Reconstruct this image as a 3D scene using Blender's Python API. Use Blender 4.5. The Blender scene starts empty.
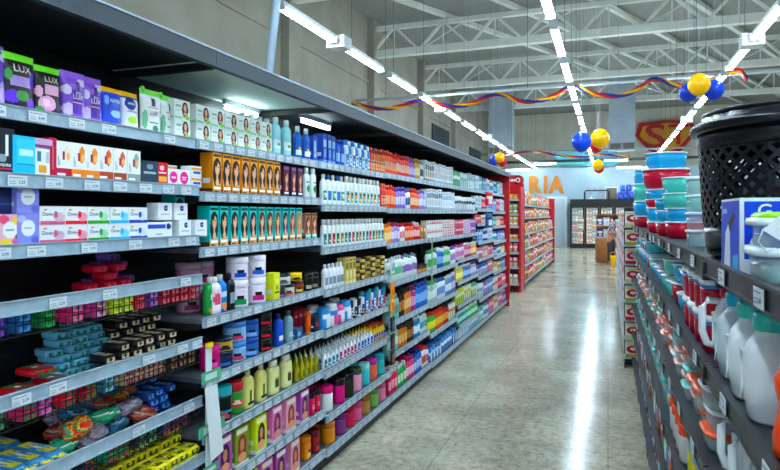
import bpy, math, random
from mathutils import Vector, Matrix
R = random.Random(7)
SC = bpy.context.scene
C = SC.collection
F, VX, HY, H = 600.0, 608.0, 214.0, 1.5
TH = math.atan((VX-390)/F); ST, CT = math.sin(TH), math.cos(TH)
# ---------------------------------------------------------------- camera, world, exposure
cd = bpy.data.cameras.new('camera'); cam = bpy.data.objects.new('camera', cd); C.objects.link(cam)
cd.sensor_width = 36; cd.lens = F/780*36; cd.shift_y = -(235-HY)/780; cd.clip_start = .05; cd.clip_end = 200
cam.location = (0, 0, H); cam.rotation_euler = (math.pi/2, 0, TH); SC.camera = cam
w = bpy.data.worlds.new('world'); SC.world = w; w.use_nodes = True
w.node_tree.nodes['Background'].inputs[0].default_value = (.62, .82, 1, 1)
w.node_tree.nodes['Background'].inputs[1].default_value = .38
TUBE = 24.0
SC.view_settings.view_transform = 'Standard'; SC.view_settings.look = 'None'
SC.view_settings.exposure = 1.88; SC.view_settings.gamma = 1; SC.view_settings.use_curve_mapping = False

# ---------------------------------------------------------------- colour, materials
def lin(c):
    if isinstance(c, str):
        c = c.lstrip('#'); c = [int(c[i:i+2], 16)/255 for i in (0, 2, 4)]
        g = sum(c)/3; k = 1.22 if max(c)-min(c) > .18 else 1.0; c = [min(1, max(0, g+(x-g)*k)) for x in c]
    return tuple((x/12.92 if x <= .04045 else ((x+.055)/1.055)**2.4) for x in c)+(1,)
def newmat(name):
    m = bpy.data.materials.new(name); m.use_nodes = True
    return m, m.node_tree.nodes, m.node_tree.links, m.node_tree.nodes['Principled BSDF']
def colmat(name, rough, metal=0, trans=0, alpha=1, spec=.5):
    m, n, l, p = newmat(name)
    a = n.new('ShaderNodeVertexColor'); a.layer_name = 'Col'
    l.new(a.outputs[0], p.inputs['Base Color'])
    p.inputs['Roughness'].default_value = rough; p.inputs['Metallic'].default_value = metal
    p.inputs['Transmission Weight'].default_value = trans; p.inputs['Alpha'].default_value = alpha
    p.inputs['Specular IOR Level'].default_value = spec
    t = n.new('ShaderNodeTexNoise'); t.inputs['Scale'].default_value = 60
    b = n.new('ShaderNodeBump'); b.inputs['Strength'].default_value = .04; b.inputs['Distance'].default_value = .002
    l.new(t.outputs[0], b.inputs['Height']); l.new(b.outputs[0], p.inputs['Normal'])
    return m
MT = {'card': colmat('printed_card', .45, spec=.22), 'gloss': colmat('moulded_plastic', .24, spec=.35), 'foil': colmat('wrapper_film', .3, spec=.4),
      'clear': colmat('frosted_plastic', .3, trans=.08, alpha=.95, spec=.3), 'glassy': colmat('clear_plastic', .12, trans=.1, alpha=.42), 'metal': colmat('painted_metal', .42, metal=.15),
      'matte': colmat('matte_paint', .7), 'cloth': colmat('fabric', .9)}
def emat(name, c, s):
    m, n, l, p = newmat(name); p.inputs['Base Color'].default_value = lin(c)
    p.inputs['Emission Color'].default_value = lin(c); p.inputs['Emission Strength'].default_value = s; return m
MT['tube'] = emat('lamp_tube', '#dcf2ff', TUBE); MT['shelf_tube'] = emat('shelf_tube', '#d8f4f4', 9); MT['cooler_light'] = emat('cooler_light', '#fff0d0', 1.3)
def noisemat(name, c1, c2, scale, rough, detail=6, stretch=(1, 1, 1), bump=0):
    m, n, l, p = newmat(name)
    tc = n.new('ShaderNodeTexCoord'); mp = n.new('ShaderNodeMapping'); mp.inputs['Scale'].default_value = stretch
    t = n.new('ShaderNodeTexNoise'); t.inputs['Scale'].default_value = scale; t.inputs['Detail'].default_value = detail
    r = n.new('ShaderNodeValToRGB'); r.color_ramp.elements[0].color = lin(c1); r.color_ramp.elements[1].color = lin(c2)
    r.color_ramp.elements[0].position = .35; r.color_ramp.elements[1].position = .65
    l.new(tc.outputs['Object'], mp.inputs[0]); l.new(mp.outputs[0], t.inputs['Vector']); l.new(t.outputs[0], r.inputs[0])
    l.new(r.outputs[0], p.inputs['Base Color']); p.inputs['Roughness'].default_value = rough
    if bump:
        b = n.new('ShaderNodeBump'); b.inputs['Strength'].default_value = bump; l.new(t.outputs[0], b.inputs['Height']); l.new(b.outputs[0], p.inputs['Normal'])
    return m
MT['rail'] = noisemat('shelf_rail', '#92a9b8', '#a3b9c7', 30, .35)
MT['canopy'] = noisemat('speckled_steel', '#080e14', '#2c3f4e', 420, .5, 3)
MT['black'] = noisemat('black_steel', '#07090c', '#101419', 20, .5)
MT['greyst'] = noisemat('grey_steel', '#4a545c', '#5b666f', 20, .4)
MT['darkrail'] = noisemat('dark_rail', '#15191d', '#262c32', 24, .4)
MT['redst'] = noisemat('red_steel', '#a80b1e', '#c01226', 12, .35)
MT['wallL'] = noisemat('beige_wall_paint', '#8b877b', '#989488', 1.2, .85)
MT['wallB'] = noisemat('grey_wall_paint', '#c8c2b0', '#d6d0be', 1.5, .85)
MT['wallW'] = noisemat('white_partition_paint', '#93a9b6', '#a0b4c0', 1.5, .6)
MT['roof'] = noisemat('roof_sheet', '#80837f', '#90938e', 3, .8, stretch=(14, .4, 1))
MT['truss'] = noisemat('truss_paint', '#d0d3cc', '#dcdfd8', 3, .6)
MT['duct'] = noisemat('galvanised_duct', '#8a9aa8', '#9caab6', 2.5, .5)
MT['wood'] = noisemat('wood', '#8a5a34', '#a8744a', 6, .5, stretch=(1, 1, 8))
# floor
m, n, l, p = newmat('polished_terrazzo'); MT['floor'] = m
tc = n.new('ShaderNodeTexCoord')
v = n.new('ShaderNodeTexVoronoi'); v.inputs['Scale'].default_value = 42
t1 = n.new('ShaderNodeTexNoise'); t1.inputs['Scale'].default_value = 1.6; t1.inputs['Detail'].default_value = 9; t1.inputs['Roughness'].default_value = .68
t2 = n.new('ShaderNodeTexNoise'); t2.inputs['Scale'].default_value = 22; t2.inputs['Lacunarity'].default_value = 2.6; t2.inputs['Detail'].default_value = 8; t2.inputs['Roughness'].default_value = .8
r1 = n.new('ShaderNodeValToRGB'); e = r1.color_ramp.elements
e[0].position = .34; e[0].color = lin('#4c4b40'); e[1].position = .45; e[1].color = lin('#bdb9a9')
x = r1.color_ramp.elements.new(.62); x.color = lin('#e2ddcc')
r2 = n.new('ShaderNodeValToRGB'); r2.color_ramp.elements[0].color = lin('#a9a695'); r2.color_ramp.elements[1].color = lin('#f6f1e2'); r2.color_ramp.elements[0].position = .35; r2.color_ramp.elements[1].position = .6
mx = n.new('ShaderNodeMix'); mx.data_type = 'RGBA'; mx.blend_type = 'MULTIPLY'; mx.inputs[0].default_value = .8
bk = n.new('ShaderNodeTexBrick'); bk.offset = 0; bk.inputs['Scale'].default_value = 1; bk.inputs['Brick Width'].default_value = 1.0; bk.inputs['Row Height'].default_value = 1.0
bk.inputs['Mortar Size'].default_value = .004; bk.inputs['Color1'].default_value = bk.inputs['Color2'].default_value = (1, 1, 1, 1); bk.inputs['Mortar'].default_value = (.62, .62, .6, 1)
mx2 = n.new('ShaderNodeMix'); mx2.data_type = 'RGBA'; mx2.blend_type = 'MULTIPLY'; mx2.inputs[0].default_value = 1
for q in (v, t1, t2, bk): l.new(tc.outputs['Object'], q.inputs['Vector'])
l.new(t2.outputs[0], r1.inputs[0]); l.new(t1.outputs[0], r2.inputs[0])
l.new(r1.outputs[0], mx.inputs[6]); l.new(r2.outputs[0], mx.inputs[7]); l.new(mx.outputs[2], mx2.inputs[6]); l.new(bk.outputs[0], mx2.inputs[7])
l.new(mx2.outputs[2], p.inputs['Base Color']); p.inputs['Roughness'].default_value = .17
# ---------------------------------------------------------------- mesh builder
MK = list(MT.keys())
class MB:
    def __init__(s, mat='card', M=None): s.v = []; s.f = []; s.c = []; s.m = []; s.s = []; s.mat = mat; s.M = M
    def face(s, pts, col, mat=None, smooth=False):
        b = len(s.v); s.v += [tuple(q) for q in pts]; s.f.append(tuple(range(b, b+len(pts))))
        s.c.append(lin(col) if isinstance(col, str) else col); s.m.append(mat or s.mat); s.s.append(smooth)
    def box(s, x0, y0, z0, x1, y1, z1, col='#ffffff', mat=None):
        P = [(x0, y0, z0), (x1, y0, z0), (x1, y1, z0), (x0, y1, z0), (x0, y0, z1), (x1, y0, z1), (x1, y1, z1), (x0, y1, z1)]
        b = len(s.v); s.v += P
        for q in ((0, 3, 2, 1), (4, 5, 6, 7), (0, 1, 5, 4), (1, 2, 6, 5), (2, 3, 7, 6), (3, 0, 4, 7)):
            s.f.append(tuple(b+i for i in q)); s.c.append(lin(col)); s.m.append(mat or s.mat); s.s.append(False)
    def bar(s, a, b, wd, ht, col='#ffffff', mat=None):
        a = Vector(a); b = Vector(b); d = (b-a).normalized(); up = Vector((0, 0, 1)) if abs(d.z) < .95 else Vector((0, 1, 0))
        sd = d.cross(up).normalized(); u = sd.cross(d)
        P = [q+sd*i*wd/2+u*j*ht/2 for q in (a, b) for i, j in ((-1, -1), (1, -1), (1, 1), (-1, 1))]
        k = len(s.v); s.v += [tuple(q) for q in P]
        for q in ((0, 1, 2, 3), (7, 6, 5, 4), (0, 4, 5, 1), (1, 5, 6, 2), (2, 6, 7, 3), (3, 7, 4, 0)):
            s.f.append(tuple(k+i for i in q)); s.c.append(lin(col)); s.m.append(mat or s.mat); s.s.append(False)
    def tube(s, pts, r, col, mat=None, n=8):
        pts = [Vector(q) for q in pts]; k0 = len(s.v)
        for i, q in enumerate(pts):
            d = (pts[min(i+1, len(pts)-1)]-pts[max(i-1, 0)]).normalized(); up = Vector((0, 0, 1)) if abs(d.z) < .9 else Vector((0, 1, 0))
            a = d.cross(up).normalized(); b = a.cross(d)
            for j in range(n):
                t = 2*math.pi*j/n; s.v.append(tuple(q+a*r*math.cos(t)+b*r*math.sin(t)))
        for i in range(len(pts)-1):
            for j in range(n):
                j2 = (j+1) % n
                s.f.append((k0+i*n+j, k0+i*n+j2, k0+(i+1)*n+j2, k0+(i+1)*n+j)); s.c.append(lin(col)); s.m.append(mat or s.mat); s.s.append(True)
        for i, rev in ((0, 1), (len(pts)-1, 0)):
            q = tuple(k0+i*n+j for j in range(n)); s.f.append(q if not rev else q[::-1]); s.c.append(lin(col)); s.m.append(mat or s.mat); s.s.append(False)
    def lathe(s, prof, col, sx=1, sy=1, n=16, e=2, cx=0, cy=0, mat=None, design=None, caps=True, smooth=True):
        """prof [(r,z)]; col a colour or fn(z); design fn(u,v)->colour|None on the front half"""
        k0 = len(s.v); z0 = prof[0][1]; z1 = max(q[1] for q in prof)
        for r, z in prof:
            for j in range(n):
                t = 2*math.pi*j/n; c_, s_ = math.cos(t), math.sin(t)
                s.v.append((cx+r*sx*math.copysign(abs(c_)**(2/e), c_), cy+r*sy*math.copysign(abs(s_)**(2/e), s_), z))
        for i in range(len(prof)-1):
            zc = (prof[i][1]+prof[i+1][1])/2
            for j in range(n):
                j2 = (j+1) % n
                cc = col(zc) if callable(col) else col
                if design:
                    t = 2*math.pi*(j+.5)/n
                    if math.sin(t) < .05:
                        dc = design((math.cos(t)+1)/2, (zc-z0)/(z1-z0))
                        cc = dc or cc
                s.f.append((k0+i*n+j, k0+i*n+j2, k0+(i+1)*n+j2, k0+(i+1)*n+j)); s.c.append(lin(cc)); s.m.append(mat or s.mat); s.s.append(smooth)
        if caps:
            c0 = col(prof[0][1]) if callable(col) else col; c1 = col(prof[-1][1]) if callable(col) else col
            s.f.append(tuple(k0+j for j in range(n))[::-1]); s.c.append(lin(c0)); s.m.append(mat or s.mat); s.s.append(False)
            q = k0+(len(prof)-1)*n; s.f.append(tuple(q+j for j in range(n))); s.c.append(lin(c1)); s.m.append(mat or s.mat); s.s.append(False)
    def grid(s, fn, design, nx, nz, base, mat=None, smooth=False):
        k0 = len(s.v)
        for j in range(nz+1):
            for i in range(nx+1): s.v.append(tuple(fn(i/nx, j/nz)))
        for j in range(nz):
            for i in range(nx):
                a = k0+j*(nx+1)+i; s.f.append((a, a+1, a+nx+2, a+nx+1))
                s.c.append(lin((design((i+.5)/nx, (j+.5)/nz) if design else None) or base)); s.m.append(mat or s.mat); s.s.append(smooth)
    def text(s, st, x, z, h, y=-.001, col='#111111', yfn=None, wmax=None, mat=None):
        V, Fs, wd = txt(st); sc = h
        if wmax and wd*sc > wmax: sx = wmax/wd
        else: sx = sc
        k0 = len(s.v)
        for a, b in V:
            X = x+(a-wd/2)*sx; Z = z+b*sc; s.v.append((X, (yfn(X, Z) if yfn else y), Z))
        for q in Fs: s.f.append(tuple(k0+i for i in q)); s.c.append(lin(col)); s.m.append(mat or s.mat); s.s.append(False)
    def disc(s, cx, cz, rx, rz, y, col, n=20, mat=None):
        s.face([(cx+rx*math.cos(2*math.pi*i/n), y, cz+rz*math.sin(2*math.pi*i/n)) for i in range(n)], col, mat)
    def mesh(s, name):
        me = bpy.data.meshes.new(name)
        vv = [tuple(s.M @ Vector(q)) for q in s.v] if s.M else s.v
        me.from_pydata(vv, [], s.f)
        used = sorted(set(s.m), key=MK.index)
        for k in used: me.materials.append(MT[k])
        ix = {k: i for i, k in enumerate(used)}
        me.polygons.foreach_set('material_index', [ix[k] for k in s.m]); me.polygons.foreach_set('use_smooth', s.s)
        at = me.color_attributes.new('Col', 'FLOAT_COLOR', 'CORNER'); buf = []
        for q, c in zip(s.f, s.c): buf += list(c)*len(q)
        at.data.foreach_set('color', buf); me.update(); return me
TX = {}
def txt(st):
    if st not in TX:
        cu = bpy.data.curves.new('t', 'FONT'); cu.body = st; cu.size = 1; cu.resolution_u = 3; cu.offset = .045 if st in ('R', 'I', 'A') else .012
        o = bpy.data.objects.new('t', cu); C.objects.link(o); bpy.context.view_layer.update()
        me = o.evaluated_get(bpy.context.evaluated_depsgraph_get()).to_mesh()
        V = [(q.co.x, q.co.y) for q in me.vertices]; Fs = [tuple(q.vertices) for q in me.polygons]
        x0 = min(a for a, b in V); x1 = max(a for a, b in V); y0 = min(b for a, b in V); y1 = max(b for a, b in V); sc = 1/max(y1-y0, .01)
        V = [((a-x0)*sc, (b-y0)*sc) for a, b in V]; wd = (x1-x0)*sc
        bpy.data.objects.remove(o); bpy.data.curves.remove(cu); TX[st] = (V, Fs, wd)
    return TX[st]
def link(name, me, parent=None, loc=None, rz=0):
    o = bpy.data.objects.new(name, me); C.objects.link(o)
    if parent: o.parent = parent
    if loc: o.location = loc
    if rz: o.rotation_euler = (0, 0, rz)
    return o
def tag(o, label, cat, group=None):
    o['label'] = label; o['category'] = cat
    if group: o['group'] = group
    return o
def struct(name, mb, loc=None):
    o = link(name, mb.mesh(name), None, loc); o['kind'] = 'structure'; return o
def empty(name, loc=(0, 0, 0), rz=0):
    o = bpy.data.objects.new(name, None); C.objects.link(o); o.location = loc; o.rotation_euler = (0, 0, rz); o.empty_display_size = .05; return o
def Yp(px, X): return (F*X/CT/(px-VX) + X*ST)/CT     # depth along the aisle of a point seen at column px on the plane X
def dep(X, Y): return -X*ST+Y*CT
def Zp(py, X, Y): return H-(py-HY)*dep(X, Y)/F
ORD = 'first second third fourth fifth sixth seventh eighth ninth tenth eleventh twelfth thirteenth fourteenth fifteenth sixteenth seventeenth eighteenth nineteenth twentieth'.split()
def ordn(i): return ORD[i] if i < 20 else ('%s-%s' % (('twenty', 'thirty', 'forty')[(i+1)//10-2], ORD[(i+1) % 10-1]) if (i+1) % 10 else {30: 'thirtieth', 40: 'fortieth'}.get(i+1, 'last'))

# ---------------------------------------------------------------- printed designs
def DS(*sh):
    def fn(u, v):
        c = None
        for q in sh:
            if q[0] == 'r':
                if q[1] <= u <= q[3] and q[2] <= v <= q[4]: c = q[5]
            elif ((u-q[1])/q[3])**2+((v-q[2])/q[4])**2 <= 1: c = q[5]
        return c
    return fn
def portrait(bg, hair, skin='#e4b090', low='#e0a030', top='#3a3020', cloth='#c9d0d4', cx=.5):
    return DS(('r', 0, 0, 1, 1, bg), ('r', .06, .9, .94, .97, top), ('e', cx-.02, .48, .49, .28, hair), ('e', cx, .66, .44, .21, hair), ('e', cx-.2, .4, .24, .2, hair), ('e', cx+.22, .4, .22, .18, hair),
              ('e', cx+.02, .27, .2, .1, skin), ('r', cx-.07, .28, cx+.11, .5, skin), ('e', cx+.02, .61, .26, .165, skin), ('r', cx-.12, .64, cx-.03, .658, '#4a2a20'), ('r', cx+.07, .64, cx+.16, .658, '#4a2a20'), ('r', cx-.05, .52, cx+.1, .545, '#b8404a'), ('e', cx-.14, .73, .18, .08, hair),
              ('r', 0, 0, 1, .19, low), ('r', .1, .11, .9, .15, '#ffffff'), ('r', .1, .04, .6, .07, '#503818'))
def labelled(c, cc=None, v0=.25, v1=.7): # simple label rectangle with a mark
    return DS(('r', .1, v0, .9, v1, c), *((('e', .5, (v0+v1)/2, .2, (v1-v0)*.3, cc),) if cc else ()))
# ---------------------------------------------------------------- product prototypes (front = -y, width = x)
class Proto:
    def __init__(s, name, cat, parts, w, d, h): s.name = name; s.cat = cat; s.parts = [(n_, m_.mesh(n_ if len(parts) > 1 else name)) for n_, m_ in parts]; s.w = w; s.d = d; s.h = h
LONG = []
def put(p, loc, rz, label, group=None):
    if len(label.split()) > 16: LONG.append(label)
    if len(p.parts) == 1: o = link(p.name, p.parts[0][1], None, loc, rz)
    else:
        o = empty(p.name, loc, rz)
        for n_, me in p.parts: link(n_, me, o)
    return tag(o, label, p.cat, group)
def box(name, w, d, h, base, design=None, side=None, text=(), nx=22, nz=30, cat='box', mat='card'):
    b = MB(mat); b.box(-w/2, -d/2, 0, w/2, d/2, h, side or base)
    b.grid(lambda u, v: (-w/2+.001+u*(w-.002), -d/2-.0006, .001+v*(h-.002)), design, nx, nz, base)
    b.grid(lambda u, v: (-w/2-.0006, d/2-.001-u*(d-.002), .001+v*(h-.002)), DS(('r', 0, 0, 1, .14, design(.5, .05) if design and design(.5, .05) else base), ('r', .2, .3, .8, .42, '#e8e8e8'), ('r', .25, .6, .75, .68, '#c8c8c8')), 5, 8, side or base)
    for st, x, z, hh, c in text: b.text(st, x*w, z*h, hh*h, -d/2-.0014, c, wmax=w*.9)
    return Proto(name, cat, [('box', b)], w, d, h)
def pouch(name, w, h, base, design, top, text=(), cat='pouch', d=.045, spout=False):
    b = MB('foil')
    def yf(u, v): return -(d/2)*(max(0, 1-(2*u-1)**2)**.4)*(1-.15*v if v < .75 else (1-v)/.25*.85*.9+.06)*(.75+.25*min(1, v/.08) if v < .08 else 1)
    def sh(u, v): return (-w/2+u*w)*(1-.06*math.sin(v*math.pi)+.03*v)
    ds = lambda u, v: top if v > .87 else design(u, v)
    b.grid(lambda u, v: (sh(u, v), yf(u, v), v*h), ds, 30, 44, base, smooth=True)
    b.grid(lambda u, v: (-sh(u, v), -yf(u, v), v*h), lambda u, v: top if v > .87 else base, 8, 10, base, smooth=True)
    for st, x, z, hh, c in text: b.text(st, x*w, z*h, hh*h, 0, c, yfn=lambda X, Z: yf(min(.98, max(.02, X/w+.5)), Z/h)-.0025, wmax=w*.75)
    pts = [('pouch', b)]
    if spout:
        s = MB('gloss'); s.lathe([(.009, h-.012), (.009, h+.004), (.006, h+.008)], top, n=10, cx=-w*.36); pts.append(('spout_cap', s))
    return Proto(name, cat, pts, w, d, h)
def bottle(name, w, d, h, body, cap, design=None, shape='round', near=True, cat='bottle', mat='gloss', e=2.6, text=(), n=None, capmat='gloss', pump=False, capr=None):
    n = n or (20 if near else 12)
    if shape == 'round': P = [(.46, 0), (.5, .02), (.5, .25), (.5, .4), (.5, .55), (.5, .66), (.46, .74), (.34, .8), (.22, .84)]; ch = .84
    elif shape == 'slim': P = [(.46, 0), (.5, .03), (.5, .2), (.5, .38), (.5, .56), (.5, .7), (.44, .77), (.3, .81)]; ch = .81
    elif shape == 'jar': P = [(.45, 0), (.5, .06), (.5, .25), (.5, .45), (.5, .65), (.48, .73)]; ch = .73
    elif shape == 'tube': P = [(.42, 0), (.44, .16), (.46, .17), (.5, .35), (.5, .55), (.5, .75), (.5, .93), (.5, 1)]; ch = .0
    elif shape == 'cone': P = [(.42, 0), (.5, .04), (.5, .2), (.47, .4), (.38, .58), (.22, .7), (.16, .76)]; ch = .76
    elif shape == 'waist': P = [(.44, 0), (.5, .05), (.5, .2), (.44, .35), (.4, .45), (.46, .58), (.48, .68), (.36, .78), (.24, .82)]; ch = .82
    elif shape == 'mug': P = [(.4, 0), (.46, .1), (.49, .4), (.5, .7), (.5, .86)]; ch = .86
    b = MB(mat)
    if near: # denser rings for printing
        Q = []
        for (r0, z0), (r1, z1) in zip(P, P[1:]):
            k = max(1, int((z1-z0)/.06))
            for i in range(k): Q.append((r0+(r1-r0)*i/k, z0+(z1-z0)*i/k))
        P2 = Q+[P[-1]]
    else: P2 = P
    b.lathe([(r, z*h) for r, z in P2], body, w, d, n, e, design=design)
    for st, x, z, hh, c in text: b.text(st, x*w, z*h, hh*h, 0, c, yfn=lambda X, Z: -d/2*(max(0, 1-abs(2*X/w)**e))**(1/e)-.0012, wmax=w*.7)
    c = MB(capmat); r0 = P[-1][0]
    if shape == 'tube':
        c.lathe([(.40, -.0), (.41, .02*h), (.41, .15*h), (.4, .165*h)], cap, w*1.06, d*1.06, n, e)
    elif shape == 'jar': c.lathe([(.52, ch*h), (.53, (ch+.03)*h), (.53, .97*h), (.48, h)], cap, w, d, n, 2)
    elif shape == 'mug': c.lathe([(.52, ch*h), (.53, .9*h), (.53, .97*h), (.44, h)], cap, w, d, n, e)
    elif shape == 'cone': c.lathe([(.15, ch*h), (.14, .86*h), (.05, h)], cap, w, d, n, 2)
    elif shape == 'slim': c.lathe([(.33, ch*h), (.33, .985*h), (.29, h)], cap, w, d, n, e)
    else:
        cr = capr or .2; mm = min(w, d)
        c.lathe([(cr, ch*h), (cr, .97*h), (cr*.85, h)], cap, mm if cr*w > d/2 else w, mm if cr*w > d/2 else w, n, 2)
    if pump:
        c.tube([(0, 0, h*.98), (0, 0, h*1.09)], .004, cap, n=6); c.bar((0, .008, h*1.1), (0, -w*.45, h*1.09), .012, .008, cap)
    if near: return Proto(name, cat, [('bottle_body' if cat == 'bottle' else 'body', b), ('cap' if shape not in ('jar', 'mug') else 'lid', c)], w, d, h)
    for q in c.f: b.f.append(tuple(i+len(b.v) for i in q))
    b.v += c.v; b.c += c.c; b.m += c.m; b.s += c.s
    return Proto(name, cat, [('body', b)], w, d, h)
def soap(name, w, d, h, base, band, cat='soap', mat='foil'):
    b = MB(mat)
    b.lathe([(.40, 0), (.49, .12*h), (.5, .5*h), (.49, .88*h), (.40, h)], base, w, d, 14, 5)
    b.grid(lambda u, v: (-w*.42+u*w*.84, -d*.40+v*d*.8, h+.0008), DS(('r', .12, .1, .88, .9, band), ('e', .3, .5, .14, .3, base), ('e', .7, .5, .14, .3, base), ('e', .5, .5, .12, .22, '#f0ece0')), 8, 5, base)
    b.grid(lambda u, v: (-w*.42+u*w*.84, -d/2-.0008, h*.15+v*h*.7), DS(('r', .1, .1, .9, .8, band), ('e', .5, .5, .2, .3, base)), 10, 5, base)
    return Proto(name, cat, [('wrapper', b)], w, d, h)
def bag(name, w, d, h, base, c2, c3, cat='bag', mat='foil'):
    b = MB(mat)
    b.lathe([(.44, 0), (.5, .08*h), (.5, .3*h), (.5, .5*h), (.48, .7*h), (.42, .88*h), (.4, h)], base, w, d, 16, 3,
            design=DS(('r', .08, .45, .92, .7, c2), ('e', .5, .3, .3, .18, c3), ('r', .2, .8, .8, .9, c3)))
    return Proto(name, cat, [('bag', b)], w, d, h)
def parent_bits(o, *bits):
    for n_, mb in bits: link(n_, mb.mesh(n_), o)

# ================================================================ SETTING
XF, XB = -1.58, -2.04                 # left shelving front and back
fl = MB('floor'); fl.box(-9, -6, -.1, 14, 36, 0); struct('floor', fl)
cl = MB('roof'); cl.box(-6.6, -6, 7.0, 14, 34.3, 7.1); struct('ceiling', cl)
wl = MB('wallL'); wl.box(-6.6, -6, 0, -6.4, 34.2, 7.0); struct('wall_left', wl)
wb = MB('wallB'); wb.box(-6.4, 34, 0, 14, 34.2, 7.0); struct('wall_back', wb)
wp = MB('wallW'); wp.box(-6.4, 28.6, 0, 14, 28.75, 3.62); struct('wall_partition', wp)
wr = MB('wallB'); wr.box(13.8, -6, 0, 14, 34, 7.0); struct('wall_right', wr)
i = 1
for y in (11.2, 16, 20.8, 25.6):
    q = MB('wallL'); q.box(-6.4, y-.25, 0, -6.2, y+.25, 7); struct('trim_%d' % i, q); i += 1
for z in (3.1, 5.2):
    q = MB('wallL'); q.box(-6.4, -4, z, -6.36, 33.9, z+.08); struct('trim_%d' % i, q); i += 1
for z in (4.1, 5.0):
    q = MB('wallB'); q.box(-6.2, 33.95, z, 13.8, 34, z+.07); struct('trim_%d' % i, q); i += 1
for k, (y, z0, z1) in enumerate(((22.3, 2.6, 5.0), (29, 2.5, 4.8))):
    q = MB('matte'); q.box(-6.4, y, z0, -6.35, y+2.6, z1, '#1c2c34'); struct('window_%d' % (k+1), q)
# roof trusses
TR = [(11.2, 'nearest of the steel roof trusses'), (16, 'long white steel roof truss crossing above the hall'), (20.8, 'second white steel roof truss behind the long one'), (25.6, 'farthest white steel roof truss near the grey ducts')]
for k, (y, lb) in enumerate(TR):
    o = tag(empty('roof_truss', (-6.4, y, 6.0)), lb if k else 'nearest white steel roof truss at the top of the picture', 'truss', 'steel roof trusses')
    a = MB('truss'); a.bar((.05, 0, .05), (20.1, 0, .05), .2, .2); b = MB('truss'); b.bar((.05, 0, .78), (20.1, 0, .8), .14, .12)
    cbs = MB('truss')
    n_ = 14
    for j in range(n_):
        x0 = 20*j/n_; x1 = 20*(j+1)/n_; xm = (x0+x1)/2
        cbs.bar((x0+.05, 0, .1), (xm, 0, .8), .07, .07); cbs.bar((xm, 0, .8), (x1, 0, .1), .07, .07)
        cbs.bar((xm, 0, .1), (xm, 0, .8), .03, .03)
        if j % 2: cbs.bar((x0+.05, .06, .1), (x1, .06, .82), .03, .03)
    parent_bits(o, ('lower_chord', a), ('upper_chord', b), ('web_bars', cbs))
for k in range(11):
    x0 = -9.0+k*1.9; y0 = 6.0
    q = MB('truss'); dx, dy = math.sin(math.radians(26)), math.cos(math.radians(26))
    L = 27.5/dy; s0 = 0
    if x0 < -6.2: s0 = (-6.2-x0)/dx
    e1 = min(L, (13.6-x0)/dx)
    q.bar((dx*s0, dy*s0, 0), (dx*e1, dy*e1, 0), .14, .12)
    tag(link('roof_purlin', q.mesh('roof_purlin'), None, (x0, y0, 6.92)), 'pale diagonal roof beam under the sheeting, %s counted from the left' % ordn(k), 'beam', 'diagonal roof beams')
# ducts
for X, w_, lb in ((-4.14, .95, 'tall grey air duct hanging left of the middle lamp row'), (.5, .95, 'tall grey air duct above the balloons with grille at its foot')):
    o = tag(empty('air_duct', (X, 24.9, 3.95)), lb, 'duct')
    d = MB('duct'); d.box(-w_/2, -.3, .3, w_/2, .3, 3.05)
    for zz in (1.2, 2.1): d.box(-w_/2-.02, -.32, zz, w_/2+.02, .32, zz+.04)
    g = MB('matte'); g.box(-w_/2-.02, -.32, 0, w_/2+.02, .32, .3, '#8a959c')
    for s_ in (-1, 1): g.box(s_*.24-.19, -.335, .04, s_*.24+.19, -.32, .26, '#5a5248')
    for j in range(5):
        g.box(-w_/2+.03, -.345, .06+j*.045, w_/2-.03, -.335, .07+j*.045, '#77726a')
    parent_bits(o, ('duct_body', d), ('grille', g))
# ceiling lamp rows
def lamp_protos():
    a = MB('metal'); a.box(-.035, 0, .03, .035, 1.4, .09, '#c8d2d8'); a.box(-.055, -.02, -.018, .055, .02, .05, '#c8d2d8'); a.box(-.055, 1.36, -.018, .055, 1.4, .05, '#c8d2d8')
    t = MB('tube')
    for s_ in (-.034, .034): t.tube([(s_, .04, .005), (s_, 1.34, .005)], .014, '#ffffff', n=8)
    c = MB('metal')
    c.tube([(0, .2, .1), (0, .2, 3.15)], .004, '#50565a', n=4)
    return a.mesh('housing'), t.mesh('tubes'), c.mesh('cable')
LH, LT, LCb = lamp_protos()
bal = MB('metal'); bal.box(-.13, 0, -.06, .13, .26, .1, '#e6eef2'); BAL = bal.mesh('ballast_box')
for X, nm in ((-3.44, 'left'), (-.63, 'middle'), (1.81, 'right'), (5.6, 'far right')):
    for k in range(-5, 15):
        y = 5.88+1.78*k
        if nm == 'left' and k < 0: continue
        if nm == 'far right' and k % 2: continue
        o = empty('ceiling_light', (X, y, 3.8)); link('housing', LH, o); link('tubes', LT, o); link('cable', LCb, o)
        if (nm == 'left' and k in (0, 3, 6)) or (nm == 'right' and k in (1, 5)): link('ballast_box', BAL, o, (0, 1.43, 0))
        if nm == 'far right': tag(o, 'twin tube lamp in the far right ceiling row, %s along' % ordn((k+5)//2), 'lamp', 'hanging tube lamps')
        elif k < 0: tag(o, 'twin tube lamp of the %s ceiling row overhead, %s before the visible ones' % (nm, ordn(-k-1)), 'lamp', 'hanging tube lamps')
        else: tag(o, 'twin tube lamp hanging in the %s ceiling row, %s nearest' % (nm, ordn(k)), 'lamp', 'hanging tube lamps')
# garland rail
q = MB('metal'); q.tube([(-5.2, 12.1, 3.98), (6.5, 12.1, 3.98)], .028, '#c4d2da', n=8); pip = link('hanging_rail', q.mesh('hanging_rail'))
tag(pip, 'thin pale horizontal pipe hung across the hall carrying the garland', 'pipe')
for X in (-4.5, -1.5, 1.5, 5):
    q = MB('metal'); q.tube([(X, 12.1, 3.98), (X, 12.1, 7.0)], .006, '#5a6064', n=4); link('hanger', q.mesh('hanger'), pip)
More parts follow.
